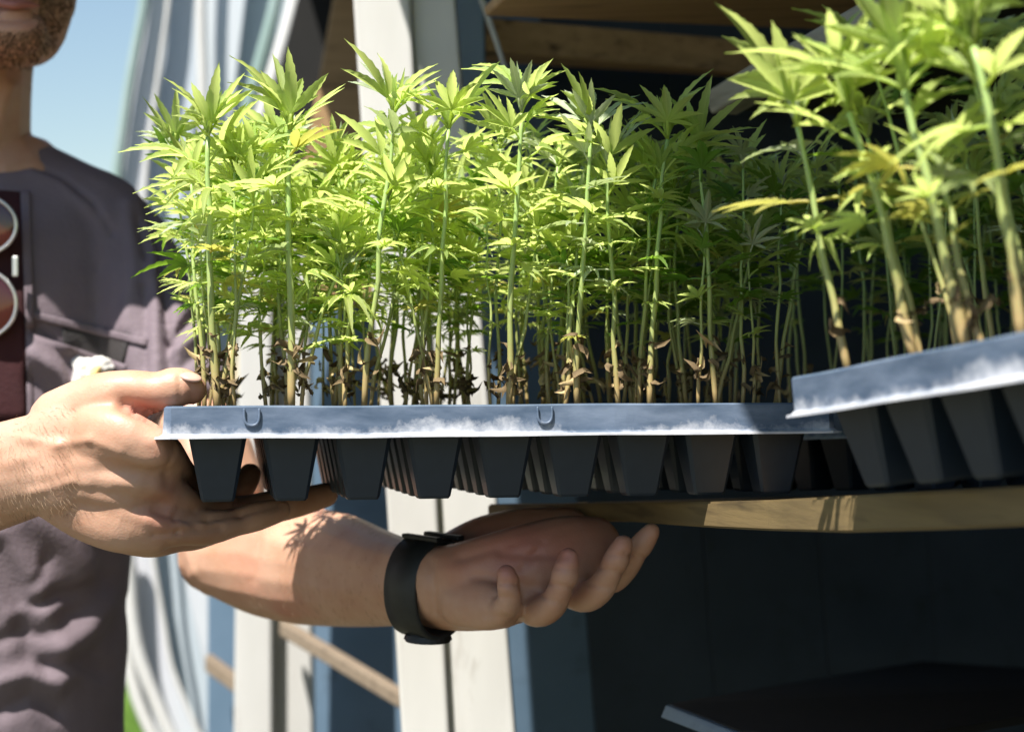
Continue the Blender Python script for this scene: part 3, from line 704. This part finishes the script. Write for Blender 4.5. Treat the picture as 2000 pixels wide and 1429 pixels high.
for j in range(6):
    for i in range(9):
        if RN.random() < .12: continue
        b = cellc(i, j) + Vector((RN.uniform(-.012, .012), RN.uniform(-.01, .01), 0))
        pw = FM3 @ b
        if 1000 + F * pw.x / pw.y > 2120: continue
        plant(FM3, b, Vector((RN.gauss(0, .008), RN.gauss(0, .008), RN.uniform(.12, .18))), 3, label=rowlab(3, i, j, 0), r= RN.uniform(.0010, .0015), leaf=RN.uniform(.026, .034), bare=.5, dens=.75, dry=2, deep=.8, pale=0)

# ---------------------------------------------------------------- the man
man = thing('person', P(-60, 2000, 1.55), 'man in a mauve grey short sleeved shirt holding the seedling tray with both hands', 'person')
def px_tube(pts, sides=18, n=4, **k):
    return tube_geo([(P(x, y, d), ra * d / F, rb * d / F) for x, y, d, ra, rb in pts], sides=sides, n=n, **k)
parts = []
# head and neck
parts.append(ell_geo(P(-25, -235, 1.52), .082, .098, .105))
parts.append(ell_geo(P(0, -30, 1.475), .062, .072, .066))
parts.append(px_tube([(105, -60, 1.52, 52, 60), (86, 50, 1.50, 44, 60), (48, 88, 1.45, 38, 48), (5, 96, 1.43, 36, 44), (-50, 70, 1.45, 50, 60)]))
parts.append(ell_geo(P(22, 62, 1.412), .028, .021, .020))
parts.append(ell_geo(P(5, -110, 1.395), .012, .020, .024))
parts.append(ell_geo(P(5, -80, 1.385), .015, .016, .011))
parts.append(px_tube([(-60, 520, 1.56, 200, 190), (-58, 330, 1.55, 124, 130), (-52, 180, 1.54, 110, 118), (-40, 30, 1.54, 112, 120)]))
for sx in (-1, 1): parts.append(ell_geo(P(-25 + sx * 190, -150, 1.53), .008, .018, .030))
# torso core
parts.append(px_tube([(-60, 1500, 1.56, 260, 210), (-60, 1100, 1.56, 265, 215), (-55, 800, 1.56, 300, 215), (-55, 560, 1.56, 310, 210), (-60, 420, 1.56, 250, 180)]))
# the man's left arm
parts.append(px_tube([(190, 450, 1.55, 75, 80), (255, 560, 1.535, 82, 84), (330, 730, 1.50, 76, 76), (410, 900, 1.45, 90, 84), (432, 1020, 1.45, 92, 84), (440, 1090, 1.44, 84, 78)]))
parts.append(px_tube([(425, 1085, 1.45, 78, 80), (500, 1090, 1.42, 108, 92), (580, 1102, 1.39, 116, 96), (660, 1112, 1.345, 112, 92), (740, 1128, 1.275, 96, 78), (800, 1136, 1.22, 84, 70), (860, 1142, 1.165, 78, 64)]))
# left palm
HDp = .04
def hp(pts): parts.append(px_tube([(x, y, d + HDp, a, b) for x, y, d, a, b in pts]))
hp([(845, 1148, 1.150, 80, 66), (905, 1146, 1.115, 88, 66), (970, 1134, 1.10, 94, 62), (1040, 1112, 1.10, 92, 64), (1110, 1084, 1.11, 80, 58), (1165, 1066, 1.125, 60, 50)])
hp([(880, 1105, 1.17, 62, 66), (950, 1068, 1.18, 62, 62), (1030, 1046, 1.18, 56, 56), (1110, 1034, 1.175, 44, 44)])
hp([(900, 1168, 1.105, 56, 46), (950, 1180, 1.085, 52, 42), (985, 1186, 1.075, 42, 36)])
# left fingers (little, ring, middle, index) and thumb
HD = .045
LF = [
    [(935, 1178, 1.095, 46, 42), (972, 1196, 1.070, 33, 32), (990, 1182, 1.056, 28, 29), (996, 1156, 1.050, 24, 25), (993, 1136, 1.047, 26, 26), (990, 1120, 1.048, 21, 22)],
    [(1010, 1162, 1.10, 48, 42), (1050, 1192, 1.076, 36, 34), (1080, 1178, 1.062, 32, 33), (1096, 1145, 1.054, 27, 28), (1104, 1120, 1.050, 30, 30), (1110, 1090, 1.049, 24, 25)],
    [(1090, 1125, 1.112, 48, 42), (1138, 1164, 1.090, 35, 34), (1172, 1148, 1.072, 32, 32), (1192, 1116, 1.064, 27, 28), (1204, 1092, 1.060, 29, 29), (1217, 1064, 1.058, 23, 24)],
    [(1140, 1088, 1.125, 42, 40), (1186, 1130, 1.104, 33, 32), (1218, 1110, 1.090, 30, 30), (1240, 1082, 1.082, 25, 26), (1254, 1062, 1.078, 26, 26), (1272, 1038, 1.076, 20, 21)],
    [(960, 1072, 1.20, 46, 44), (1040, 1040, 1.20, 36, 36), (1110, 1028, 1.195, 30, 30), (1165, 1034, 1.185, 25, 26)],
]
for c in LF: parts.append(px_tube([(x, y, d + HD, a * .93, b * .93) for x, y, d, a, b in c], sides=14))
# the man's right arm
parts.append(px_tube([(-300, 430, 1.56, 95, 100), (-380, 650, 1.50, 95, 95), (-420, 900, 1.36, 92, 90), (-400, 1010, 1.30, 90, 90)]))
parts.append(px_tube([(-400, 1005, 1.30, 84, 84), (-250, 985, 1.20, 118, 100), (-120, 958, 1.13, 116, 92), (0, 928, 1.075, 103, 76), (70, 908, 1.05, 100, 66), (130, 905, 1.04, 108, 62)]))
# right hand: back of the hand, wrist to knuckles
parts.append(px_tube([(90, 895, 1.045, 92, 60), (150, 880, 1.04, 112, 58), (215, 895, 1.035, 104, 56), (270, 915, 1.035, 92, 54), (305, 925, 1.045, 84, 50)]))
parts.append(px_tube([(110, 940, 1.05, 76, 56), (180, 975, 1.045, 84, 52), (245, 1010, 1.04, 74, 48), (300, 1030, 1.045, 56, 46)]))
parts.append(px_tube([(180, 850, 1.03, 62, 46), (240, 850, 1.02, 52, 40), (300, 874, 1.022, 43, 36)]))
RF = [
    [(120, 830, 1.05, 72, 60), (190, 788, 1.04, 60, 50), (245, 770, 1.035, 49, 46), (285, 768, 1.035, 45, 42), (315, 763, 1.035, 39, 39), (340, 757, 1.035, 41, 39), (362, 757, 1.036, 38, 36), (374, 760, 1.037, 31, 31)],
    [(240, 866, 1.03, 56, 44), (312, 886, 1.03, 44, 38), (352, 926, 1.085, 33, 33), (398, 972, 1.135, 30, 30), (440, 980, 1.16, 29, 29), (472, 950, 1.17, 28, 27), (488, 926, 1.175, 23, 24)],
    [(240, 930, 1.04, 54, 46), (324, 965, 1.05, 44, 40), (375, 995, 1.08, 35, 34), (425, 1001, 1.11, 35, 34), (480, 996, 1.14, 31, 30), (530, 990, 1.16, 33, 32), (585, 980, 1.18, 29, 29), (636, 966, 1.20, 25, 26)],
    [(230, 990, 1.045, 54, 46), (312, 1022, 1.045, 46, 42), (360, 1032, 1.055, 34, 34), (408, 1030, 1.07, 35, 35), (460, 1019, 1.085, 29, 30), (500, 1008, 1.095, 30, 30), (545, 996, 1.11, 24, 25)],
    [(225, 1032, 1.055, 46, 42), (295, 1052, 1.055, 38, 37), (345, 1050, 1.07, 29, 30), (380, 1046, 1.085, 29, 29), (425, 1036, 1.105, 24, 24)],
]
for c in RF: parts.append(px_tube(c, sides=14))
def skin_shape(me):
    co = get_co(me); no = get_no(me)
    X = 1000 + F * co[:, 0] / co[:, 1]; Yp = 714.5 - F * co[:, 2] / co[:, 1]
    dsp = np.zeros(len(co))
    front = no[:, 1] < 0.1
    def seg(x0, y0, x1, y1, amp, wd, dmin, dmax):
        dx, dy = x1 - x0, y1 - y0; L2 = dx*dx + dy*dy
        t = np.clip(((X - x0) * dx + (Yp - y0) * dy) / L2, 0, 1)
        dd = np.hypot(X - x0 - t * dx, Yp - y0 - t * dy)
        msk = front & (co[:, 1] > dmin) & (co[:, 1] < dmax)
        dsp[msk] += amp * np.exp(-(dd[msk] / wd) ** 2)
    # right hand tendons, knuckles and creases
    for s_ in ((300, 1000, 345, 1010, -.0016, 7), (345, 1010, 410, 1012, -.0018, 9), (410, 1012, 470, 1003, -.0018, 9), (470, 1003, 545, 985, -.0016, 9), (300, 1044, 350, 1040, -.0016, 6), (350, 1040, 430, 1030, -.0014, 8), 
               (20, 850, 110, 868, .0008, 9), (110, 868, 175, 858, .0008, 9), (175, 858, 235, 882, .0007, 9), (60, 962, 140, 940, .0007, 9), (140, 940, 215, 955, .0007, 8), (60, 880, 130, 900, -.0006, 14),
               (150, 905, 318, 900, .0012, 16), (150, 930, 322, 960, .0013, 15), (160, 965, 305, 1022, .0010, 16), (200, 915, 325, 925, -.0009, 13), (190, 950, 318, 990, -.0009, 13),
               (240, 790, 330, 828, -.0022, 12), (236, 776, 300, 806, -.0016, 20), (300, 862, 330, 890, .0016, 18), (310, 948, 330, 965, .0018, 20), (296, 1012, 316, 1026, .0016, 18),
               (100, 845, 70, 900, -.0010, 22), (330, 868, 322, 945, -.0008, 8), (348, 1000, 385, 1026, -.0012, 9), (430, 1010, 480, 960, -.0008, 7), (20, 905, 120, 870, .0008, 14), (350, 735, 352, 780, -.0006, 4), (372, 740, 374, 782, -.0004, 4)):
        seg(*s_, 0.9, 1.2)
    # left palm creases, finger joints
    for s_ in ((880, 1110, 960, 1135, .0016, 26), (930, 1125, 1040, 1145, -.0018, 12), (980, 1080, 1110, 1085, -.0016, 11), (965, 1165, 1000, 1168, -.0007, 4), (1075, 1140, 1118, 1148, -.0012, 5), (1165, 1108, 1215, 1120, -.0012, 5), (1060, 1165, 1100, 1180, -.0010, 5), (1150, 1140, 1195, 1150, -.0010, 5), (1220, 1080, 1262, 1090, -.0010, 4), (900, 1090, 1000, 1060, -.0012, 10), (1020, 1110, 1060, 1060, -.0014, 9),
               (975, 1140, 1010, 1140, -.0009, 4), (1085, 1108, 1128, 1112, -.0009, 4), (1192, 1082, 1232, 1088, -.0008, 4), (845, 1100, 845, 1200, -.0012, 9), (950, 1200, 1020, 1215, -.0010, 8)):
        seg(*s_, 0.9, 1.25)
    # elbow crease and forearm muscle
    for s_ in ((505, 1050, 495, 1130, -.0008, 12), (540, 1060, 700, 1090, .0020, 30), (640, 1150, 790, 1150, .0010, 20)):
        seg(*s_, 1.18, 1.5)
    # mouth, under lip
    for s_ in ((0, 12, 75, 8, -.004, 7), (0, 36, 62, 34, -.003, 12), (10, 24, 58, 22, .0022, 8), (0, -2, 60, -2, .0018, 8), (-40, 330, 20, 170, .003, 14)):
        seg(*s_, 1.3, 1.7)
    co += no * dsp[:, None]
    set_co(me, co)
    # natural redness of palm, pads, knuckles, plus red shade painted into the thumb crease
    fl = np.zeros(len(co))
    for x0, y0, rx, ry, a_, d0, d1 in ((1010, 1070, 130, 60, .75, 1.0, 1.25), (900, 1130, 50, 50, .25, 1.0, 1.25), (990, 1120, 24, 24, .28, 1.0, 1.2), (1108, 1090, 26, 26, .28, 1.0, 1.2), (1214, 1066, 26, 26, .28, 1.0, 1.2), (1268, 1042, 24, 24, .28, 1.0, 1.2),
                            (285, 800, 50, 26, .7, .9, 1.2), (320, 1010, 40, 36, .45, .9, 1.2), (325, 955, 26, 24, .3, .9, 1.2), (312, 880, 26, 24, .25, .9, 1.2), (1120, 1160, 120, 22, .15, 1.0, 1.2), (380, 765, 22, 30, .25, .9, 1.2), (30, 12, 50, 12, .5, 1.3, 1.7)):
        m = (co[:, 1] > d0) & (co[:, 1] < d1)
        fl[m] += a_ * np.exp(-((X[m] - x0) / rx) ** 2 - ((Yp[m] - y0) / ry) ** 2)
    a = me.attributes.new('flush_shade', 'FLOAT', 'POINT'); a.data.foreach_set('value', np.clip(fl, 0, .85).astype(np.float32))
body = link('body', remeshed('body', parts, 0.0015, 10, SKIN, skin_shape), man)
bco = get_co(body.data)
bvh = BVHTree.FromPolygons([tuple(c) for c in bco], [tuple(p.vertices) for p in body.data.polygons])
def hairs(name, n, region, dlim, L, mat, rad, lean, rng, exc=None):
    v = []; f = []
    for i in range(n * 3):
        x, y = rng.uniform(region[0], region[2]), rng.uniform(region[1], region[3])
        if exc and exc(x, y): continue
        d = P(x, y, 1).normalized(); h = bvh.ray_cast(Vector((0, 0, 0)), d)
        if h[0] is None or not (dlim[0] < h[0].y < dlim[1]): continue
        nrm = h[1] if h[1].y < 0 else -h[1]
        g_ = (nrm * .6 + lean + Vector((rng.gauss(0, .25), rng.gauss(0, .2), rng.gauss(0, .25)))).normalized()
        l = L * rng.uniform(.5, 1.1); s = g_.cross(d).normalized() * rad; o = len(v)
        p = h[0]; q = p + g_ * l * .5; e_ = q + (g_ * .6 + lean * .8).normalized() * l * .5
        v += [p - s, p + s, q + s * .8, q - s * .8, e_]; f += [(o, o+1, o+2, o+3), (o+3, o+2, o+4)]
        if len(v) > n * 5: break
    link(name, mesh(name, v, f, mat), man)
rh = random.Random(5)
hairs('beard', 4200, (-60, -40, 150, 135), (1.3, 1.6), .0035, HAIR, .00022, Vector((0, -.2, -.6)), rh, exc=lambda x, y: (x - 25) ** 2 / 2400 + (y - 45) ** 2 / 300 < 1 or (y < 32 and abs(x - 20) < 55))
hairs('arm_hair', 420, (-20, 790, 150, 1010), (.9, 1.2), .007, ARMHAIR, .00007, Vector((.6, 0, -.5)), rh)
hairs('arm_hair', 300, (450, 990, 770, 1215), (1.2, 1.45), .007, ARMHAIR, .00007, Vector((.7, 0, -.4)), rh)
for c in (LF[0], LF[1], LF[2], LF[3]):
    pass
# lips, eyes, hair under the hat
link('lips', mesh('lips', *px_tube([(-22, 12, 1.400, 4, 5), (0, 6, 1.394, 8, 8), (25, 10, 1.392, 9, 9), (48, 8, 1.396, 8, 8), (72, 12, 1.404, 4, 5)]), LIP, True), man)
for ex in (-50, 62):
    link('eye', mesh('eye', *ell_geo(P(ex, -165, 1.425), .012, .012, .011), PAPER, True), man)
link('hair', mesh('hair', *ell_geo(P(-35, -270, 1.55), .092, .10, .10), HAIR, True), man)

tn = Matrix.Rotation(math.radians(14), 4, 'Y') @ Matrix.Rotation(math.radians(20), 4, 'X')
link('thumbnail', mesh('thumbnail', *ell_geo(P(372, 736, 1.030), .0068, .0055, .0022, tn), NAIL, True), man)

# shirt
sp = []
sp.append(px_tube([(-60, 1600, 1.56, 305, 250), (-60, 1420, 1.56, 300, 250), (-60, 1250, 1.56, 305, 255), (-60, 1080, 1.56, 312, 258), (-58, 900, 1.56, 345, 256), (-55, 740, 1.56, 372, 252), (-55, 580, 1.56, 372, 246), (-58, 470, 1.56, 345, 225), (-60, 400, 1.56, 300, 195), (-60, 345, 1.56, 232, 160), (-60, 300, 1.56, 165, 135), (-60, 268, 1.56, 128, 118)], sides=40, ends=(.1, .15)))
sp.append(px_tube([(10, 335, 1.56, 86, 110), (130, 395, 1.555, 88, 110), (205, 445, 1.55, 100, 112), (262, 545, 1.535, 106, 112), (322, 690, 1.50, 104, 104), (372, 815, 1.475, 108, 104)], ends=(1, .1)))
sp.append(px_tube([(-130, 345, 1.56, 86, 110), (-320, 440, 1.55, 112, 118), (-390, 600, 1.53, 120, 114), (-420, 780, 1.44, 125, 120)], ends=(1, .1)))
def shirt_shape(me):
    co = get_co(me); no = get_no(me)
    X = 1000 + F * co[:, 0] / co[:, 1]; Yp = 714.5 - F * co[:, 2] / co[:, 1]
    dsp = np.zeros(len(co)); front = no[:, 1] < 0.35
    def seg(pts, amp, wd):
        m = np.full(len(co), 1e9)
        for (x0, y0), (x1, y1) in zip(pts, pts[1:]):
            dx, dy = x1 - x0, y1 - y0; t = np.clip(((X - x0) * dx + (Yp - y0) * dy) / (dx*dx + dy*dy), 0, 1)
            m = np.minimum(m, np.hypot(X - x0 - t * dx, Yp - y0 - t * dy))
        amp2 = amp * (.62 if pts[0][1] > 1000 else 1)
        dsp[front] += amp2 * np.exp(-(m[front] / (wd * (1.25 if pts[0][1] > 1000 else 1))) ** 2)
    # yoke seam, armhole seam
    seg([(-20, 330), (60, 322), (120, 345), (180, 395), (222, 455)], -.0035, 6); seg([(0, 345), (60, 340), (115, 362), (175, 412)], .002, 10)
    seg([(270, 330), (300, 430), (318, 500), (326, 600), (330, 720), (322, 800)], -.010, 9); seg([(298, 440), (305, 600), (308, 740)], .004, 16)
    # sleeve folds
    seg([(335, 665), (395, 600), (410, 575)], -.008, 9); seg([(340, 690), (400, 640)], .006, 10); seg([(350, 720), (400, 680)], -.005, 8); seg([(345, 560), (375, 520)], -.004, 9)
    # chest folds
    seg([(250, 400), (262, 520), (245, 640)], .004, 14); seg([(272, 430), (288, 500)], -.005, 8); seg([(285, 560), (280, 720)], -.004, 9); seg([(70, 330), (200, 420)], .003, 22)
    # pocket bag folds
    seg([(60, 690), (120, 730), (150, 790)], .008, 13); seg([(60, 740), (110, 790)], -.007, 13); seg([(150, 690), (200, 760)], -.006, 12); seg([(70, 640), (130, 700), (140, 740)], -.006, 10)
    # belly folds
    seg([(0, 1040), (60, 1130), (110, 1240), (130, 1310)], .012, 22); seg([(0, 1075), (40, 1170), (60, 1290)], -.008, 20)
    seg([(70, 1180), (110, 1160), (150, 1155), (180, 1140)], -.012, 10); seg([(60, 1010), (130, 1060), (190, 1150)], .009, 26); seg([(180, 1010), (215, 1090), (200, 1150)], -.010, 20)
    seg([(110, 1225), (160, 1190), (215, 1140)], -.010, 20); seg([(120, 1260), (180, 1230), (212, 1180)], .010, 24); seg([(190, 1270), (215, 1230), (240, 1180)], -.009, 18)
    seg([(90, 1300), (150, 1290), (200, 1310)], -.010, 14); seg([(0, 1330), (60, 1310), (110, 1340)], .008, 14); seg([(0, 1390), (60, 1360), (110, 1390)], -.008, 14)
    seg([(0, 1250), (40, 1230), (80, 1240)], -.006, 10); seg([(20, 1200), (60, 1190)], .004, 10); seg([(90, 1090), (80, 1120), (60, 1140)], -.004, 9)
    for i in range(len(co)):
        c = co[i]; vv = Vector((c[0] * 9, c[1] * 9, c[2] * 7))
        dsp[i] += .0030 * noise.noise(vv) + .0009 * noise.noise(vv * 3.1)
    co += no * dsp[:, None]; set_co(me, co)
shirt = link('shirt', remeshed('shirt', sp, 0.0042, 4, SHIRT, shirt_shape), man)
shirt.modifiers.new('s', 'SUBSURF').render_levels = 1
sco = get_co(shirt.data)
sbvh = BVHTree.FromPolygons([tuple(c) for c in sco], [tuple(p.vertices) for p in shirt.data.polygons])
def drape(name, corners, off, mat, nu=24, nv=16, thick=.0012, gape=None):
    """patch of cloth lying on the shirt: corners tl, tr, br, bl as seen from the front"""
    v = []; f = []
    for j in range(nv + 1):
        for i in range(nu + 1):
            s, t = i / nu, j / nv
            x = (corners[0][0]*(1-s) + corners[1][0]*s)*(1-t) + (corners[3][0]*(1-s) + corners[2][0]*s)*t
            y = (corners[0][1]*(1-s) + corners[1][1]*s)*(1-t) + (corners[3][1]*(1-s) + corners[2][1]*s)*t
            d = P(x, y, 1).normalized(); h = sbvh.ray_cast(Vector((0, 0, 0)), d)
            p = h[0] if h[0] is not None else P(x, y, 1.4)
            o_ = off + (gape(s, t) if gape else 0)
            v.append(p - d * o_)
    for j in range(nv):
        for i in range(nu):
            a = j * (nu + 1) + i; f.append((a, a + nu + 1, a + nu + 2, a + 1))
    o = link(name, mesh(name, v, f, mat, True), man)
    md = o.modifiers.new('t', 'SOLIDIFY'); md.thickness = thick; md.offset = 0; return o
drape('pocket_opening', [(120, 622), (255, 652), (240, 712), (125, 690)], .0012, POCKET_IN)
drape('pocket', [(50, 648), (246, 712), (232, 860), (60, 850)], .0016, SHIRT, gape=lambda s, t: .010 * math.sin(math.pi * s) * (1 - t) ** 2)
drape('pocket_hem', [(50, 604), (288, 662), (286, 676), (50, 620)], .0022, SHIRT, nv=3)
drape('pocket_hem', [(50, 606), (62, 606), (66, 850), (54, 850)], .0022, SHIRT, nu=3, nv=24)
drape('inner_shirt', [(-180, 360), (44, 375), (52, 830), (-180, 830)], .0022, MAROON)
drape('placket', [(40, 372), (58, 372), (66, 640), (50, 640)], .0040, SHIRT, nu=4, nv=24)
drape('inner_shirt', [(-180, 1000), (-60, 1000), (-60, 1500), (-180, 1500)], .0022, MAROON)
# neckband
# trousers
link('trousers', mesh('trousers', *px_tube([(-40, 1420, 1.56, 235, 185), (-30, 1700, 1.56, 245, 190), (-30, 2200, 1.55, 240, 200)], sides=28), TROUSER, True), man)
# brimmed hat, above the frame
hat = thing('straw_hat', P(-40, -330, 1.53), 'wide brimmed straw hat worn by the man, mostly above the photo', 'hat')
HC = P(-45, -290, 1.50)
hv = []; hf = []
prof = [(.0, .115), (.05, .112), (.082, .09), (.092, .05), (.095, .0), (.12, -.004), (.16, -.012), (.185, -.022), (.187, -.025), (.16, -.016), (.094, -.005)]
for k in range(48):
    a = 2 * math.pi * k / 48
    for (r_, z_) in prof: hv.append(HC + Vector((r_ * math.cos(a), r_ * math.sin(a) * 1.08, z_ + .008 * math.cos(2 * a))))
for k in range(48):
    for i in range(len(prof) - 1):
        a = k * len(prof) + i; b = ((k + 1) % 48) * len(prof) + i; hf.append((a, b, b + 1, a + 1))
link('brim', mesh('brim', hv, hf, STRAW, True), hat)

# wristwatch on the left wrist
watch = thing('wristwatch', P(835, 1240, 1.19), 'black wristwatch with a wide strap on the wrist under the tray', 'watch')
ax = (P(905, 1146, 1.13) - P(740, 1130, 1.245)).normalized(); ax = (ax + Vector((.35, .1, -.10))).normalized()
cen = P(838, 1146, 1.180)
e1 = Vector((0, 0, 1)); e1 = (e1 - ax * e1.dot(ax)).normalized(); e2 = ax.cross(e1)
wv = []; wf = []; NS = 48
sec = [(-.0155, .0), (-.0135, .0024), (.0135, .0024), (.0155, .0), (.0135, -.0012), (-.0135, -.0012)]
for k in range(NS):
    a = 2 * math.pi * k / NS
    rad = 1.0 + .03 * math.sin(3 * a)
    for (u_, h_) in sec:
        wv.append(cen + e1 * ((.0305 * rad + h_) * math.cos(a)) + e2 * ((.0265 * rad + h_) * math.sin(a)) + ax * u_)
for k in range(NS):
    for i in range(6):
        a = k * 6 + i; b = k * 6 + (i + 1) % 6; j = ((k + 1) % NS) * 6
        wf.append((a, b, j + (i + 1) % 6, j + i))
link('strap', mesh('strap', wv, wf, STRAP, True), watch)
cm = Matrix.Translation(cen - e1 * .0325) @ Matrix((ax, e2, e1)).transposed().to_4x4()
bm = bmesh.new(); bmesh.ops.create_cone(bm, cap_ends=True, segments=28, radius1=.0165, radius2=.0145, depth=.006)
bmesh.ops.bevel(bm, geom=[e for e in bm.edges if e.calc_face_angle(0) > .8], offset=.0015, segments=2, affect='EDGES')
bmesh.ops.transform(bm, matrix=cm, verts=bm.verts); me = bpy.data.meshes.new('watch_case'); bm.to_mesh(me); bm.free(); me.materials.append(STRAP)
link('watch_case', me, watch)
bk_ = cen + e1 * .0335
for kx in (-.006, .004): hexa('strap_loop', [bk_ - e1 * .002 + ax * x + e2 * (y + kx * 2) for x, y in ((-.016, -.003), (.017, -.003), (.017, .003), (-.016, .003))], [bk_ + e1 * .0012 + ax * x + e2 * (y + kx * 2) for x, y in ((-.016, -.003), (.017, -.003), (.017, .003), (-.016, .003))], STRAP, watch, bw=.0008)

# sunglasses hanging on the shirt front
gl = thing('sunglasses', P(-10, 550, 1.40), 'silver rimmed sunglasses with dark red lenses hanging on the shirt front', 'sunglasses')
def shirt_d(x, y):
    h = sbvh.ray_cast(Vector((0, 0, 0)), P(x, y, 1).normalized()); return h[0].y if h[0] is not None else 1.31
gd = min(shirt_d(0, 450), shirt_d(0, 600), shirt_d(20, 540)) - .012
for (cy, ry) in ((440, 60), (594, 70)):
    pts = [P(-46 + 78 * math.cos(2*math.pi*k/40), cy + ry * math.sin(2*math.pi*k/40), gd) for k in range(40)]
    link('rim', mesh('rim', *curve_tube(pts, .0015, 8, closed=True), SILVER, True), gl)
    link('lens', mesh('lens', *ell_geo(P(-43, cy, gd + .001), 74 * gd / F, .0022, (ry - 3) * gd / F), LENS, True), gl)
hexa('bridge', [P(x, y, gd - .003) for x, y in ((24, 500), (35, 500), (35, 540), (24, 540))], [P(x, y, gd + .001) for x, y in ((24, 500), (35, 500), (35, 540), (24, 540))], SILVER, gl, bw=.0008)

# crumpled white paper with a yellow stain, tucked behind the hand
CP = shirt_d(175, 735) - .012
cp = thing('crumpled_paper', P(175, 730, CP), 'white crumpled paper with a yellow stain against the shirt, just behind the gripping hand', 'paper')
def crumple(me):
    co = get_co(me); no = get_no(me)
    for i in range(len(co)):
        c = Vector(co[i]) * 90; co[i] += no[i] * (.0030 * noise.noise(c) + .0015 * noise.noise(c * 2.7))
    set_co(me, co)
link('wad', remeshed('wad', [px_tube([(155, 712, CP, 22, 26), (165, 730, CP, 34, 32), (178, 765, CP, 36, 30)]), px_tube([(170, 712, CP, 20, 24), (205, 718, CP, 17, 20)])], .0012, 3, PAPER, crumple), cp)
link('stain', remeshed('stain', [px_tube([(176, 742, CP - .014, 9, 9), (190, 724, CP - .014, 10, 8)])], .001, 3, STAIN, crumple), cp)
